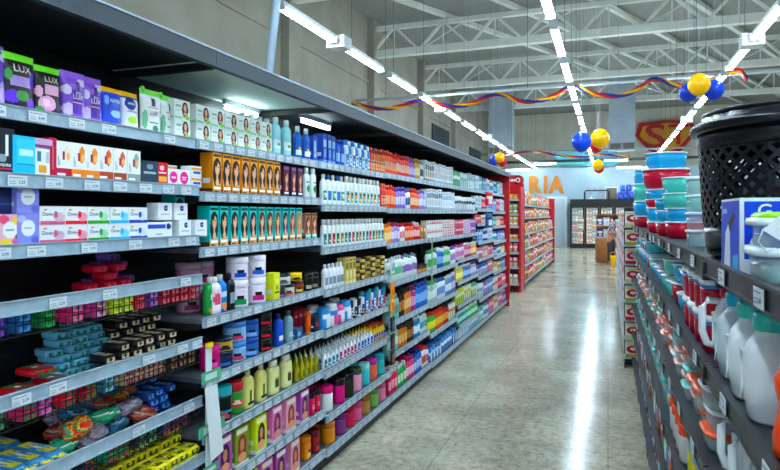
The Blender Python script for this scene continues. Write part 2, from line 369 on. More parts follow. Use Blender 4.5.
# leaning pole beside the left row
q = MB('metal'); q.tube([(-2.55, 4.05, 2.0), (-2.55, 5.05, 7.0)], .034, '#c4dcee', n=10)
tag(link('support_pole', q.mesh('support_pole')), 'leaning pale blue pole rising behind the long shelving', 'pole')

def proj_pt(px, py, Y):
    # point on the vertical plane y = Y seen at px, py
    t = (px-390)/F; X = Y*(t*CT-ST)/(CT+t*ST); return (X, Y, Zp(py, X, Y))
def garland(name, pts, Y, r, lb, twist=.22, off=0):
    P = [Vector(proj_pt(330+a/1.733, b/1.733, Y)) for a, b in pts]
    Q = []
    for i in range(len(P)-1):
        p0, p1, p2, p3 = P[max(i-1, 0)], P[i], P[i+1], P[min(i+2, len(P)-1)]
        for k in range(8):
            t = k/8; Q.append(.5*((2*p1)+(p2-p0)*t+(2*p0-5*p1+4*p2-p3)*t*t+(-p0+3*p1-3*p2+p3)*t**3))
    Q.append(P[-1])
    o = tag(empty(name, tuple(Q[0])), lb, 'garland'); s = 0
    path = []
    for i, q in enumerate(Q):
        if i: s += (q-Q[i-1]).length
        path.append((q-Q[0], s))
    for j, col in enumerate(('#a80c20', '#d89c14', '#142c80')):
        mb = MB('foil'); pts2 = []
        for q, s in path:
            a = s/twist+j*2.094; pts2.append(q+Vector((0, math.cos(a), math.sin(a)))*r*.8)
        mb.tube(pts2, r*1.0, col, n=6); link('ribbon', mb.mesh('ribbon'), o)['label'] = ('red', 'yellow', 'blue')[j]+' ribbon'
    for i in range(0, len(Q), 24):
        mb = MB('metal'); q = Q[i]-Q[0]; mb.tube([tuple(q), (q.x, q.y, 7.0-Q[0].z)], .002, '#707880', n=4); link('cord', mb.mesh('cord'), o)
    return o
garland('streamer_garland', [(38, 178), (75, 187), (110, 187), (150, 175), (165, 172), (200, 183), (240, 181), (290, 163), (335, 176), (380, 170), (420, 150), (460, 163), (500, 166), (530, 156), (562, 137), (600, 148), (640, 150), (690, 127), (710, 122), (722, 138)], 11.9, .027,
        'long red, yellow and blue twisted streamer swagged below the pale pipe', .13)
garland('streamer_garland', [(300, 272), (345, 262), (390, 268), (430, 272), (470, 268), (520, 272)], 22, .026, 'distant red, yellow and blue streamer low before the back wall', .16)
# balloons
def balloon(px, py, r, Y, col, nm, lb):
    c = Vector(proj_pt(px, py, Y)); rad = r*dep(c.x, c.y)/F
    b = MB('gloss'); prof = [(rad*math.sin(math.pi*t/12)*(1 if t > 5 else .94+.012*t), -rad*1.08*math.cos(math.pi*t/12)) for t in range(13)]
    b.lathe(prof, col, n=20, caps=False)
    k = MB('gloss'); k.lathe([(rad*.1, -rad*1.16), (rad*.03, -rad*1.08), (rad*.05, -rad*1.04)], col, n=8)
    s = MB('matte'); s.tube([(0, 0, rad*1.02), (.01, 0, 7.0-c.z)], .002, '#d0d8dc', n=4)
    o = tag(empty('balloon', tuple(c)), lb, 'balloon', 'hanging party balloons'); parent_bits(o, ('skin', b), ('knot', k), ('string', s))
balloon(699, 84.5, 10.5, 8.0, '#f2b40e', 'y', 'large yellow balloon between two blue ones beside the right lamp row')
balloon(714, 90, 9.5, 8.25, '#1a44b8', 'b', 'blue balloon right of the large yellow one')
balloon(688.5, 92.5, 9, 8.3, '#1a3fae', 'b', 'blue balloon left of and below the large yellow one')
balloon(581.5, 142, 9.5, 12.0, '#184cc4', 'b', 'blue balloon hanging in the middle of the aisle')
balloon(600, 138.5, 9.2, 12.4, '#f6b60c', 'y', 'yellow balloon right of the blue one over the aisle')
balloon(596.5, 146, 6.5, 12.85, '#c01a28', 'r', 'red balloon half hidden behind the aisle yellow balloon')
balloon(598, 165, 5.2, 15, '#f6b60c', 'y', 'small distant yellow balloon lower over the aisle')
balloon(599, 168, 5, 15.4, '#c01a28', 'r', 'small distant red balloon just under the low yellow one')
balloon(499.5, 157.5, 5, 13.4, '#f6b60c', 'y', 'small yellow balloon above the end of the long shelving')
balloon(502, 162, 4.6, 13.95, '#c01a28', 'r', 'small red balloon under the yellow one near shelving end')
balloon(493.5, 161, 4.6, 14.5, '#1a3fae', 'b', 'small blue balloon left of the yellow one near shelving end')

# ================================================================ LEFT SHELVING
BAYN = ['nearest', 'second', 'third', 'fourth', 'fifth', 'sixth', 'seventh', 'eighth']
BY = [.935+1.115*k for k in range(9)]
RB = [[1.769, 1.575, 1.373, 1.215, .957, .716, .49, .1],
      [1.77, 1.552, 1.32, 1.03, .785, .55, .325, .09],
      [1.77, 1.515, 1.26, 1.01, .77, .53, .275, .075],
      [1.775, 1.505, 1.235, .935, .63, .38, .075],
      [1.775, 1.505, 1.23, .925, .615, .33, .06],
      [1.775, 1.505, 1.225, .95, .705, .44, .22, .06],
      [1.775, 1.53, 1.34, 1.10, .88, .65, .36, .06],
      [1.775, 1.5, 1.28, 1.05, .83, .6, .33, .06]]
SHN = {8: ['top', 'second', 'third', 'fourth', 'fifth', 'sixth', 'seventh', 'bottom'], 7: ['top', 'second', 'third', 'fourth', 'fifth', 'sixth', 'bottom']}
RH = .042
def xfront(k, j): return (-1.6 if j == 0 else -1.58 if j < 3 else -1.565 if j < 6 else -1.55)
# price tags: paper, printed lines and a price
TAGS = []
for pr in ('3,99', '8,49', '12,90', '5,79', '2,29', '17,90'):
    b = MB('matte'); b.box(-.03, -.0018, 0, .03, 0, .03, '#d2dde4')
    b.box(-.026, -.0022, .023, .016, -.0018, .0245, '#56606c'); b.box(-.026, -.0022, .012, -.009, -.0018, .0135, '#6a747e'); b.box(-.026, -.0022, .006, -.006, -.0018, .0075, '#6a747e')
    b.text(pr, .012, .006, .01, -.0024, '#28323e'); TAGS.append(b.mesh('price_tag'))
BASK = {(0, 3), (0, 4), (0, 5), (0, 6)}
for k in range(8):
    y0, y1 = BY[k], BY[k+1]; L = y1-y0
    o = tag(empty('shelving_unit', (XF, y0, 0)), 'black steel shelving unit, %s bay of the long left row' % BAYN[k], 'shelving', 'bays of the long left shelving')
    bp = MB('black'); bp.box(XB-XF-.03, .002, .0, XB-XF, L-.002, 2.165); link('back_panel', bp.mesh('back_panel'), o)
    up = MB('black')
    up.box(XB-XF, 0, 0, XB-XF+.05, .03, 2.1)
    for j in range(60): up.box(XB-XF+.05, .008, .1+j*.032, XB-XF+.053, .022, .115+j*.032, '#000000', 'matte')
    link('upright', up.mesh('upright'), o)
    kk = MB('black'); kk.box(XB-XF, 0, 0, .0, L, RB[k][-1]-.002); link('kick_plate', kk.mesh('kick_plate'), o)
    cp = MB('canopy'); cp.box(.055, .001, 2.098, .085, L-.001, 2.162); cp.box(XB-XF, .001, 2.15, .06, L-.001, 2.162)
    cc = link('canopy', cp.mesh('canopy'), o)
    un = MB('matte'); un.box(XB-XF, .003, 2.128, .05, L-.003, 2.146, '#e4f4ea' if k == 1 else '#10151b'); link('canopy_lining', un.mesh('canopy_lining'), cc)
    lp = MB('rail'); lp.box(.07, .001, 2.163, .088, L-.001, 2.17); link('canopy_lip', lp.mesh('canopy_lip'), cc)
    br = MB('black')
    br.bar((XB-XF, .02, 2.11), (.05, .02, 2.11), .02, .03); link('canopy_bracket', br.mesh('canopy_bracket'), cc)
    for j, z in enumerate(RB[k]):
        xf = xfront(k, j)-XF; surf = z+.036
        if (k, j) in BASK:
            s = MB('black'); zf = z-.062; wr_ = .0011
            nW = int(L/.024)
            for i in range(nW+1):
                yy = .01+i*(L-.02)/nW
                s.bar((XB-XF+.02, yy, zf), (xf-.006, yy, zf), wr_*1.6, wr_*1.6); s.bar((xf-.006, yy, zf), (xf-.006, yy, z), wr_*1.8, wr_*1.8)
                s.bar((XB-XF+.02, yy, zf), (XB-XF+.02, yy, zf+.15), wr_*1.6, wr_*1.6)
            for i in range(9):
                xx = XB-XF+.02+i*(xf-.03-XB+XF)/8; s.bar((xx, .01, zf-.002), (xx, L-.01, zf-.002), .003, .003)
            for zz in (zf+.03, zf): s.bar((xf-.006, .01, zz), (xf-.006, L-.01, zz), .003, .003)
            for zz in (zf+.05, zf+.1, zf+.15): s.bar((XB-XF+.02, .01, zz), (XB-XF+.02, L-.01, zz), .003, .003)
            sh = link('wire_basket', s.mesh('wire_basket'), o)
        else:
            s = MB('greyst'); s.box(XB-XF+.002, .004, surf-.02, xf-.004, L-.004, surf)
            sh = link('shelf', s.mesh('shelf'), o)
            for yy in (.004, L-.012):
                b_ = MB('black'); b_.face([(XB-XF, yy, surf-.02), (xf-.01, yy, surf-.02), (xf-.02, yy, surf-.045), (XB-XF, yy, surf-.09)], '#000000'); b_.face([(XB-XF, yy+.008, surf-.02), (XB-XF, yy+.008, surf-.09), (xf-.02, yy+.008, surf-.045), (xf-.01, yy+.008, surf-.02)], '#000000')
                b_.face([(xf-.02, yy, surf-.045), (xf-.02, yy+.008, surf-.045), (XB-XF, yy+.008, surf-.09), (XB-XF, yy, surf-.09)], '#000000')
                link('shelf_bracket', b_.mesh('shelf_bracket'), sh)
        rl = MB('rail'); rl.box(xf-.004, .004, z, xf+.004, L-.004, z+RH); rl.box(xf+.004, .004, z, xf+.01, L-.004, z+.004); rl.box(xf+.004, .004, z+RH-.003, xf+.008, L-.004, z+RH)
        link('price_rail', rl.mesh('price_rail'), sh)
        if k == 0: ys = {0: (.25, .38, .52, .65, .95), 1: (.2, .3, .42, .56, .68, .8, .92, 1.02), 2: (.25, .36, .55, .75, .95, 1.05), 3: (.2, .42, .62, 1.0), 4: (.3, .42, .8, .98, 1.07), 5: (.3, .75, 1.02)}.get(j, (.5, .9))
        elif k < 3: ys = [.05+i*.088+R.uniform(-.006, .006) for i in range(12)]
        elif k < 5: ys = [.06+i*.12+R.uniform(-.02, .02) for i in range(9)]
        else: ys = [.1+i*.18+R.uniform(-.03, .03) for i in range(6)]
        for yy in ys:
            t = link('price_tag', R.choice(TAGS), sh, (xf+.0105, yy, z+.004), math.pi/2)
    if k in (2, 4):
        pass
# red end frame of the long row
ye = BY[8]
o = tag(empty('shelving_end', (XF, ye, 0)), 'red steel end panel closing the far end of the long shelving', 'end panel')
a = MB('redst'); a.box(-.47, .004, 0, .04, .04, 2.2); a.box(.04, .002, 0, .07, .05, 2.12); parent_bits(o, ('panel', a))
# canopy tube lamps
for k, xx, yy, ln in ((1, -1.97, .72, .34), (2, -1.80, .16, .42)):
    o = tag(empty('shelf_lamp', (xx, BY[k]+yy, 2.085)), 'short tube lamp under the canopy of the %s bay' % BAYN[k], 'lamp', 'canopy tube lamps')
    a = MB('metal'); a.box(-.012, 0, .015, .012, ln, .043, '#dde8ee'); b = MB('shelf_tube'); b.tube([(0, .02, 0), (0, ln-.02, 0)], .013, '#ffffff'); parent_bits(o, ('housing', a), ('tube', b))

CUR = {}
HALF = math.pi/2
def row(k, j, proto, desc, n=None, px=None, y=None, gap=.004, back=1, stack=1, dx=.012, depthgap=.006, jit=.3, stag=0, where='', rot=0, dz=0):
    """a row of one product on shelf j of bay k, filling from px[0] to px[1] or n items starting at y"""
    P = proto if isinstance(proto, (list, tuple)) else [proto]
    w = P[0].w+gap; xf = xfront(k, j)
    X0 = xf-.004-dx-P[0].d/2
    z = RB[k][j]+.0365+dz if (k, j) not in BASK else RB[k][j]-.058+dz
    if px: ya, yb = Yp(px[0], X0+P[0].d/2), Yp(px[1], X0+P[0].d/2)
    else: ya, yb = y
    ya = max(ya, BY[k]+.012) if k else ya; yb = min(yb, BY[k+1]-.008)
    if n is None: n = max(1, int((yb-ya+gap+.006)/w))
    st = (yb-ya)/n if n*w < (yb-ya) and (yb-ya)/n < w*1.6 else w
    if st < w: st = w
    sn = SHN[len(RB[k])][j]
    for b in range(back):
        xx = X0-b*(P[0].d+depthgap)
        if xx-P[0].d/2 < XB+.01: break
        for i in range(n):
            yy = ya+st*(i+.5)+(stag*b*w/2)
            if yy+w/2 > BY[k+1] and b: continue
            for s in range(stack):
                p = P[(i+b) % len(P)]; d_ = desc[(i+b) % len(P)] if isinstance(desc, (list, tuple)) else desc
                key = (d_, k, j, s, b)
                CUR[key] = CUR.get(key, 0)+1
                nn = CUR[key]-1
                tier = '' if stack == 1 else (', low' if s == 0 else (', above' if stack == 2 else ', upper' if s == stack-1 else ', middle'))
                rowt = 'front' if b == 0 else ('second' if b == 1 else 'third' if b == 2 else 'fourth' if b == 3 else 'rear')
                loc_ = ('%s along' % ordn(nn))+tier+((', %s' % rowt) if back > 1 else '')
                oo = put(p, (xx+R.uniform(-.004, .002)*(jit*2), yy, z+s*(p.h+.0005)), HALF+rot+R.uniform(-.08, .08)*jit*(1 if p.w < .12 else .3), '%s, %s, %s shelf, %s bay' % (d_, loc_, sn, BAYN[k]), '%s on %s shelf of %s bay' % (d_, sn, BAYN[k]))
                if k > 2 and stack == 1: oo.scale = (1, 1, R.uniform(.92, 1.04))

# ---- bay 1 top shelf: refill pouches
lux_black = pouch('refill_pouch', .105, .165, '#1a1422', DS(('r', .15, .42, .8, .6, '#b79ad8'), ('e', .2, .22, .2, .12, '#6a34c8'), ('e', .8, .12, .18, .1, '#7a3ad0'), ('e', .85, .55, .13, .16, '#5a2cb0'), ('e', .5, .25, .2, .1, '#3c8a3a'), ('e', .1, .6, .1, .1, '#3f9a4a')), '#7be03a', [('LUX', 0, .66, .13, '#d8cdb8')])
lux_pink = pouch('refill_pouch', .095, .15, '#1c1518', DS(('e', .4, .22, .3, .16, '#e7a9cf'), ('e', .35, .24, .13, .08, '#f6d4e4'), ('r', .3, .42, .85, .62, '#efb6d4'), ('e', .12, .45, .12, .12, '#e7b1cb'), ('e', .15, .08, .14, .07, '#3f9a3a')), '#74d838', [('LUX', .05, .66, .12, '#cfc4ae')])
lux_pur = pouch('refill_pouch', .09, .155, '#8f5fd0', DS(('e', .15, .6, .16, .1, '#e9dcf6'), ('e', .8, .8, .2, .1, '#e3d2f4'), ('e', .2, .2, .2, .13, '#d9c4f0'), ('r', .35, .12, .8, .62, '#5a2aa0'), ('r', .35, .35, .8, .37, '#e8b8a0'), ('r', .5, .62, .68, .8, '#3a2468'), ('e', .88, .2, .1, .16, '#c7a8ea')), '#a070dc', [('LUX', .07, .42, .1, '#f4e8ff'), ('SKIN', .07, .53, .05, '#e8d8ff')])
lux_pur0 = pouch('refill_pouch', .09, .175, '#5b2fb0', DS(('e', .8, .2, .2, .2, '#c8b0f0'), ('e', .85, .85, .2, .12, '#e0d0f8'), ('r', .1, .5, .6, .52, '#e8c0a8')), '#7a4cc8', [('LUX', -.1, .58, .1, '#f4e8ff')])
niv_blue = pouch('refill_pouch', .085, .135, '#1e4cc0', DS(('e', .6, .32, .3, .1, '#a8d8f4'), ('e', .15, .65, .1, .12, '#88b4ec'), ('r', .35, .55, .8, .72, '#3a6cd4')), '#f0b020', [('NIVEA', .05, .6, .09, '#e8f0ff')])
niv_white = pouch('refill_pouch', .085, .135, '#e9eef4', DS(('e', .4, .68, .3, .17, '#16358f'), ('e', .5, .25, .28, .1, '#a6d63c'), ('r', .2, .46, .8, .49, '#9ab0c0'), ('r', 0, .82, 1, .87, '#1f3f90')), '#f2b424', [('NIVEA', -.09, .65, .06, '#ffffff')])
lux_white = pouch('refill_pouch', .1, .165, '#eef4f2', DS(('e', .12, .3, .1, .22, '#7fc49a'), ('e', .92, .35, .07, .22, '#8fcca6'), ('r', .4, .62, .6, .8, '#2a4a4a'), ('e', .6, .12, .16, .07, '#2f9a5a'), ('r', .3, .22, .75, .25, '#2c4440'), ('r', .25, .57, .8, .6, '#e06a88')), '#7fd65a', [('LUX', .03, .4, .1, '#b08a98')], spout=True)
def one(k, j, p, desc, px, dx=.01, z=0, rot=0):
    xf = xfront(k, j); X = xf-.004-dx-p.d/2; y = Yp(px, xf-.01)
    zz = RB[k][j]+.0365 if (k, j) not in BASK else RB[k][j]-.058
    if p.cat == 'jar': rot -= .65
    put(p, (X, y, zz+z), HALF+rot+R.uniform(-.05, .05), '%s, %s shelf, %s bay' % (desc, SHN[len(RB[k])][j], BAYN[k]))
one(0, 0, lux_pur0, 'purple refill pouch at the picture edge', -4, rot=.05)
one(0, 0, lux_black, 'black and violet refill pouch with tall green top strip', 24)
one(0, 0, lux_pink, 'black refill pouch with big pink flower', 52)
one(0, 0, lux_pur, 'lilac refill pouch, left one of a pair', 78)
one(0, 0, lux_pur, 'lilac refill pouch, right one, partly hidden', 98, dx=.02)
one(0, 0, niv_blue, 'blue refill pouch with yellow top', 116)
one(0, 0, niv_white, 'white refill pouch with yellow top and blue disc', 134)
one(0, 0, lux_white, 'white and green refill pouch, left of three', 155)
one(0, 0, lux_white, 'white and green refill pouch, middle of three', 176, dx=.03)
one(0, 0, lux_white, 'white and green refill pouch, right of three', 189, dx=.075)
# ---- bay 1 second shelf: cosmetic boxes
bx = [(box('cosmetic_box', .07, .05, .13, '#1c242c', DS(('e', .45, .35, .2, .1, '#8fa0a8'), ('r', 0, .1, 1, .13, '#d02a40'), ('r', .6, .4, .72, .85, '#e8eef0')), text=[('Avante', 0, .17, .09, '#e8eef2')]), 'black box with white lettering', 4),
      (box('cosmetic_box', .085, .05, .115, '#22b4e4', DS(('r', .12, .28, .88, .92, '#48c8f0'), ('r', .12, .28, .88, .31, '#0c84b8'), ('r', .25, .5, .75, .66, '#c8f0fc')), ), 'bright blue box', 27),
      (box('cosmetic_box', .06, .05, .085, '#eef2f2', DS(('r', .08, .55, .3, .9, '#3a7a9a'), ('r', .6, .5, .8, .9, '#b8c8d4'), ('r', .2, .12, .65, .4, '#e09a2c'), ('r', .9, 0, 1, 1, '#d89040'))), 'small white and amber box', 45)]
for p, d, c in bx: one(0, 1, p, d, c)
one(0, 1, box('cosmetic_box', .06, .05, .028, '#caa8d0', DS(('r', 0, 0, 1, .3, '#8a3a80'))), 'flat lilac box lying on the amber box', 45, z=.087)
one(0, 1, box('cosmetic_box', .026, .07, .122, '#b01a3c', DS(('r', .4, .2, .6, .8, '#d8708a'))), 'dark red narrow box edge', 54)
def oil(c, low): return box('cosmetic_box', .062, .045, .115, '#f0efec', DS(('r', 0, 0, 1, .27, low), ('e', .68, .68, .2, .24, c), ('e', .75, .6, .12, .12, '#f2c27a'), ('r', .12, .32, .17, .6, '#8a7a80'), ('r', .24, .32, .29, .5, '#a89aa0'), ('r', .4, .5, .55, .72, '#9a2048'), ('r', .1, .08, .6, .14, '#ffffff')))
for i, (c, low, cx_, nm) in enumerate((('#f4ead2', '#b01c44', 65, 'white and crimson'), ('#e08a28', '#f08a1c', 80, 'white and orange, first'), ('#e08a28', '#f0891c', 93, 'white and orange, second'), ('#d8603c', '#a8482c', 107, 'white and brown, first'), ('#c8643c', '#a04a2c', 121, 'white and brown, second'), ('#9aa8a8', '#9aa4a0', 135, 'white and grey'))):
    one(0, 1, oil(c, low), nm+' hair treatment box', cx_)
one(0, 1, box('cosmetic_box', .085, .05, .085, '#2a4456', DS(('e', .5, .75, .2, .12, '#7f98a8'), ('r', .15, .45, .85, .53, '#a8bcc8'))), 'slate blue box', 151)
one(0, 1, box('cosmetic_box', .062, .05, .085, '#c81a34', DS(('e', .5, .75, .2, .12, '#f0c0c8'), ('r', .25, .15, .9, .38, '#e8b84a'), ('r', .15, .5, .85, .57, '#f4dade'))), 'red box with gold patch', 163)
one(0, 1, box('cosmetic_box', .055, .05, .065, '#eef2f4', DS(('e', .6, .5, .42, .36, '#e81a8c'), ('r', .35, .45, .85, .52, '#ffffff'))), 'left white box with magenta disc', 173.5)
one(0, 1, box('cosmetic_box', .075, .05, .065, '#eef2f4', DS(('e', .5, .5, .33, .4, '#e81a8c'), ('r', .3, .5, .7, .56, '#ffffff'), ('r', .35, .38, .65, .43, '#ffffff'))), 'right white box with magenta disc', 185)
whb = box('cosmetic_box', .07, .05, .042, '#e8eef2', DS(('r', 0, .6, 1, .85, '#e8a040'), ('r', .2, .25, .9, .5, '#2a5a9a')))
for i, c in enumerate((199,)):
    for s in range(2): one(0, 1, whb, ('lower', 'upper')[s]+' white, blue and orange flat box', c-2, z=s*.043)
for i, c in enumerate((172, 184)): one(0, 1, whb, ('left', 'right')[i]+' flat orange-topped box lying behind', c, dx=.07, z=.0); one(0, 1, whb, ('left', 'right')[i]+' topmost orange-edged box lying behind', c, dx=.07, z=.043)
# ---- bay 1 third shelf: soap cartons
flor = box('soap_carton', .07, .05, .09, '#e8b8c8', DS(('e', .2, .85, .25, .14, '#e05a80'), ('e', .8, .8, .2, .15, '#f0c850'), ('e', .3, .1, .25, .12, '#f0d040'), ('e', .8, .12, .2, .12, '#d86a98'), ('e', .85, .3, .12, .1, '#4a5a50'), ('e', .5, .5, .34, .27, '#f2f0ec'), ('r', .3, .48, .7, .52, '#9aa4b8')), cat='soap box')
lilac = box('soap_carton', .072, .05, .09, '#8f94dc', DS(('e', .2, .85, .2, .12, '#b8bcf0'), ('e', .85, .15, .2, .12, '#6a70c8'), ('e', .5, .55, .33, .27, '#eceef8'), ('r', .3, .53, .7, .57, '#8a94b8')), cat='soap box')
one(0, 2, flor, 'flowered soap carton with white disc', 11)
one(0, 2, lilac, 'lower lilac soap carton with white disc', 29); one(0, 2, lilac, 'upper lilac soap carton with white disc', 29, z=.091)
dkb = box('soap_carton', .075, .05, .088, '#23305c', DS(('r', .1, .3, .9, .34, '#4a5a94')), cat='soap box')
one(0, 2, dkb, 'dark blue soap carton above the flowered one', 6, dx=.03, z=.091)
def dove(c, blob): return box('soap_carton', .092, .055, .057, '#eff1f2', DS(('r', 0, 0, 1, .2, c), ('e', .74, .42, .22, .26, blob), ('e', .6, .55, .08, .2, c), ('e', .2, .82, .07, .05, '#c8a040')), text=[('Dove', -.22, .48, .2, '#22407a')], cat='soap box')
for cx_, c, bl, nm in ((54, '#d86a8c', '#dcb8cc', 'white and rose'), (78, '#e01c38', '#f0a8bc', 'white and strawberry red'), (99.5, '#3a9a3c', '#a8d8b8', 'white and green'), (121, '#3ab4dc', '#8ad8ec', 'white and aqua'), (139, '#2450b0', '#d8e4f0', 'white and dark blue')):
    p = dove(c, bl)
    for s in range(2): one(0, 2, p, ('lower ', 'upper ')[s]+nm+' soap carton', cx_, z=s*.0575)
niv = box('soap_carton', .075, .055, .066, '#eef2f6', DS(('e', .55, .7, .15, .17, '#14307c'), ('r', .2, .3, .8, .35, '#a8b8cc')), text=[('NIVEA', .05, .67, .06, '#ffffff')], cat='soap box')
nivw = box('soap_carton', .13, .055, .06, '#eef2f6', DS(('r', 0, .6, .72, .85, '#2a5ab8'), ('e', .85, .72, .1, .2, '#14307c'), ('r', .3, .2, .6, .28, '#8898b0')), cat='soap box')
one(0, 2, nivw, 'wide white and blue soap pack', 161)
for s, cxs in ((0, (186, 202)), (1, (166, 182))):
    for c_ in cxs: one(0, 2, niv, ('lower ' if s == 0 else 'upper ')+('left' if c_ == cxs[0] else 'right')+' white soap carton with blue dot', c_, z=s*.067)
# ---- bay 1 wire baskets: soaps
def soapset(c, b, w=.05, d=.08, h=.03): return soap('soap_pack' if w >= .06 else 'wrapped_soap', w, d, h, c, b)
def basket(j, y0, y1, p, desc, deep, hfn, dmax=5, jit=.2, w=None):
    """soaps lying in the basket, end towards the aisle, pile height from hfn(row)"""
    zf = RB[0][j]-.058; xf = xfront(0, j); i = 0; pw = (w or p.w)+.003; yy = y0+pw/2; c = 0
    while yy+pw/2 <= y1+.001:
        for b in range(deep):
            xx = xf-.014-p.d/2-b*(p.d+.006)
            if xx-p.d/2 < XB+.035: continue
            nl = hfn(b)+(R.random() < .3 and b > 0)
            for s in range(int(nl)):
                r_ = R.uniform(-.25, .25)*jit*(0 if s*p.h < .05 else 1)
                o = put(p, (xx, yy, zf+s*(p.h+.001)), HALF+r_, '%s, %s across, layer %s, %s row, %s wire basket' % (desc, ordn(c), ('one', 'two', 'three', 'four', 'five', 'six', 'seven')[s], ('front', 'second', 'third', 'fourth', 'back')[b], ('top', 'second', 'third', 'lowest')[j-3]), '%s in wire basket' % desc)
        c += 1; yy += pw
def yx(px, j): return Yp(px, xfront(0, j))
S_ = lambda c, b: soapset(c, b)
for a, b_, c, bd, nm, fn in ((-8, 20, '#5a2c94', '#8a58c8', 'violet wrapped soap', lambda b: 2), (20, 45, '#2668a8', '#5aa0d8', 'blue wrapped soap', lambda b: 2), (45, 74, '#167a3c', '#3cb060', 'green wrapped soap', lambda b: 2),
                            (74, 98, '#e0367c', '#f4a8c8', 'pink wrapped soap', lambda b: 2), (98, 114, '#d04a98', '#f0c0e0', 'magenta wrapped soap', lambda b: 3 if b else 2), (114, 139, '#c8d82a', '#eef07a', 'lime wrapped soap', lambda b: 2),
                            (139, 152, '#d81c3c', '#f07a88', 'scarlet wrapped soap', lambda b: 2), (152, 164, '#8a48b0', '#c898e0', 'lilac wrapped soap', lambda b: 2), (164, 200, '#d01c3c', '#f08a98', 'bright red wrapped soap', lambda b: 2)):
    basket(3, yx(a, 3), yx(b_, 3), S_(c, bd), nm, 1, fn)
def pile(j, px0, px1, X0, rows, p, desc, hs, zoff=0, jit=1):
    """loose pile: rows of packs going back from X0, each row spanning the seen columns px0..px1"""
    zf = RB[0][j]-.058+zoff; tot = 0
    for b in range(rows):
        X = X0-b*(p.d*.96+.008); ya, yb = Yp(px0, X), Yp(px1, X); n = max(1, int((yb-ya)/(p.w+.008)))
        for s_ in range(hs[b]):
            for i in range(n-(s_ % 2)-(s_//3)):
                yy = ya+(i+.5+.5*(s_ % 2)+(s_//3)*.5)*(yb-ya)/n
                if yy+p.w/2 > BY[1]-.004: continue
                put(p, (X+R.uniform(-.006, .006), yy, zf+s_*(p.h+.0012)), HALF+R.uniform(-.13, .13)*jit, '%s, %s across, layer %s, %s row, %s wire basket' % (desc, ordn(i), ('one', 'two', 'three', 'four', 'five', 'six', 'seven')[s_], ('front', 'second', 'back')[b], ('top', 'second', 'third', 'lowest')[j-3]), '%s in wire basket' % desc)
pile(3, 76, 128, -1.80, 1, soapset('#d01c40', '#e8506c', .058, .08), 'red soap pack', [5]); pile(3, 84, 128, -1.89, 1, soapset('#9a78c8', '#6a4898', .06, .08), 'lilac soap pack', [6])
pile(3, 172, 206, -1.84, 1, soapset('#a89ab0', '#58486a', .07, .08), 'mauve soap pack', [5])
for a, b_, c, bd, nm, fn in ((-8, 25, '#14503c', '#58a878', 'dark green wrapped soap', lambda b: 2), (25, 42, '#c83c70', '#3c8a50', 'rose and green wrapped soap', lambda b: 2), (42, 66, '#c858a8', '#e08ac8', 'orchid wrapped soap', lambda b: 2), (66, 88, '#d82848', '#3a7a40', 'red and leaf green wrapped soap', lambda b: 2),
                            (88, 107, '#a81c30', '#50803a', 'crimson and green wrapped soap', lambda b: 2), (107, 127, '#2c8aa0', '#a8dce0', 'turquoise wrapped soap', lambda b: 2), (127, 172, '#c8a890', '#8a3040', 'beige and red wrapped soap', lambda b: 3 if b else 2), (172, 200, '#16181c', '#c88a60', 'black wrapped soap', lambda b: 3 if b else 2)):
    basket(4, yx(a, 4), yx(b_, 4), S_(c, bd), nm, 1, fn)
pile(4, 0, 66, -1.71, 1, soapset('#b01828', '#2c6a3c', .08, .1, .022), 'dark red flat soap pack', [6], jit=1.5)
pile(4, 28, 112, -1.83, 1, soapset('#7cbcd8', '#1c7a5a', .062, .09, .026), 'light blue soap pack', [7], jit=2.6); pile(4, 40, 100, -1.94, 1, soapset('#7cbcd8', '#1c7a5a', .062, .09, .026), 'light blue soap pack behind', [7], jit=2)
pile(4, 96, 200, -1.72, 3, soapset('#15171a', '#e4d4b4', .052, .085, .03), 'black and tan soap', [4, 6, 7], jit=1.6)
for a, b_, c, bd, nm, fn in ((30, 85, '#3c7a98', '#e0d040', 'blue and yellow wrapped soap', lambda b: 3), (85, 110, '#2c3440', '#c84848', 'charcoal and red wrapped soap', lambda b: 3 if b else 2), (110, 140, '#149060', '#a83848', 'emerald and red wrapped soap', lambda b: 3 if b else 2), (140, 165, '#2c3038', '#58b070', 'charcoal and mint wrapped soap', lambda b: 2), (165, 200, '#14284c', '#b04a50', 'navy and red wrapped soap', lambda b: 3 if b else 2)):
    basket(5, yx(a, 5), yx(b_, 5), S_(c, bd), nm, 1, fn)
pile(5, 128, 203, -1.72, 3, soapset('#123070', '#4c9af0', .05, .085, .028), 'dark blue soap', [5, 6, 6], jit=1.6)
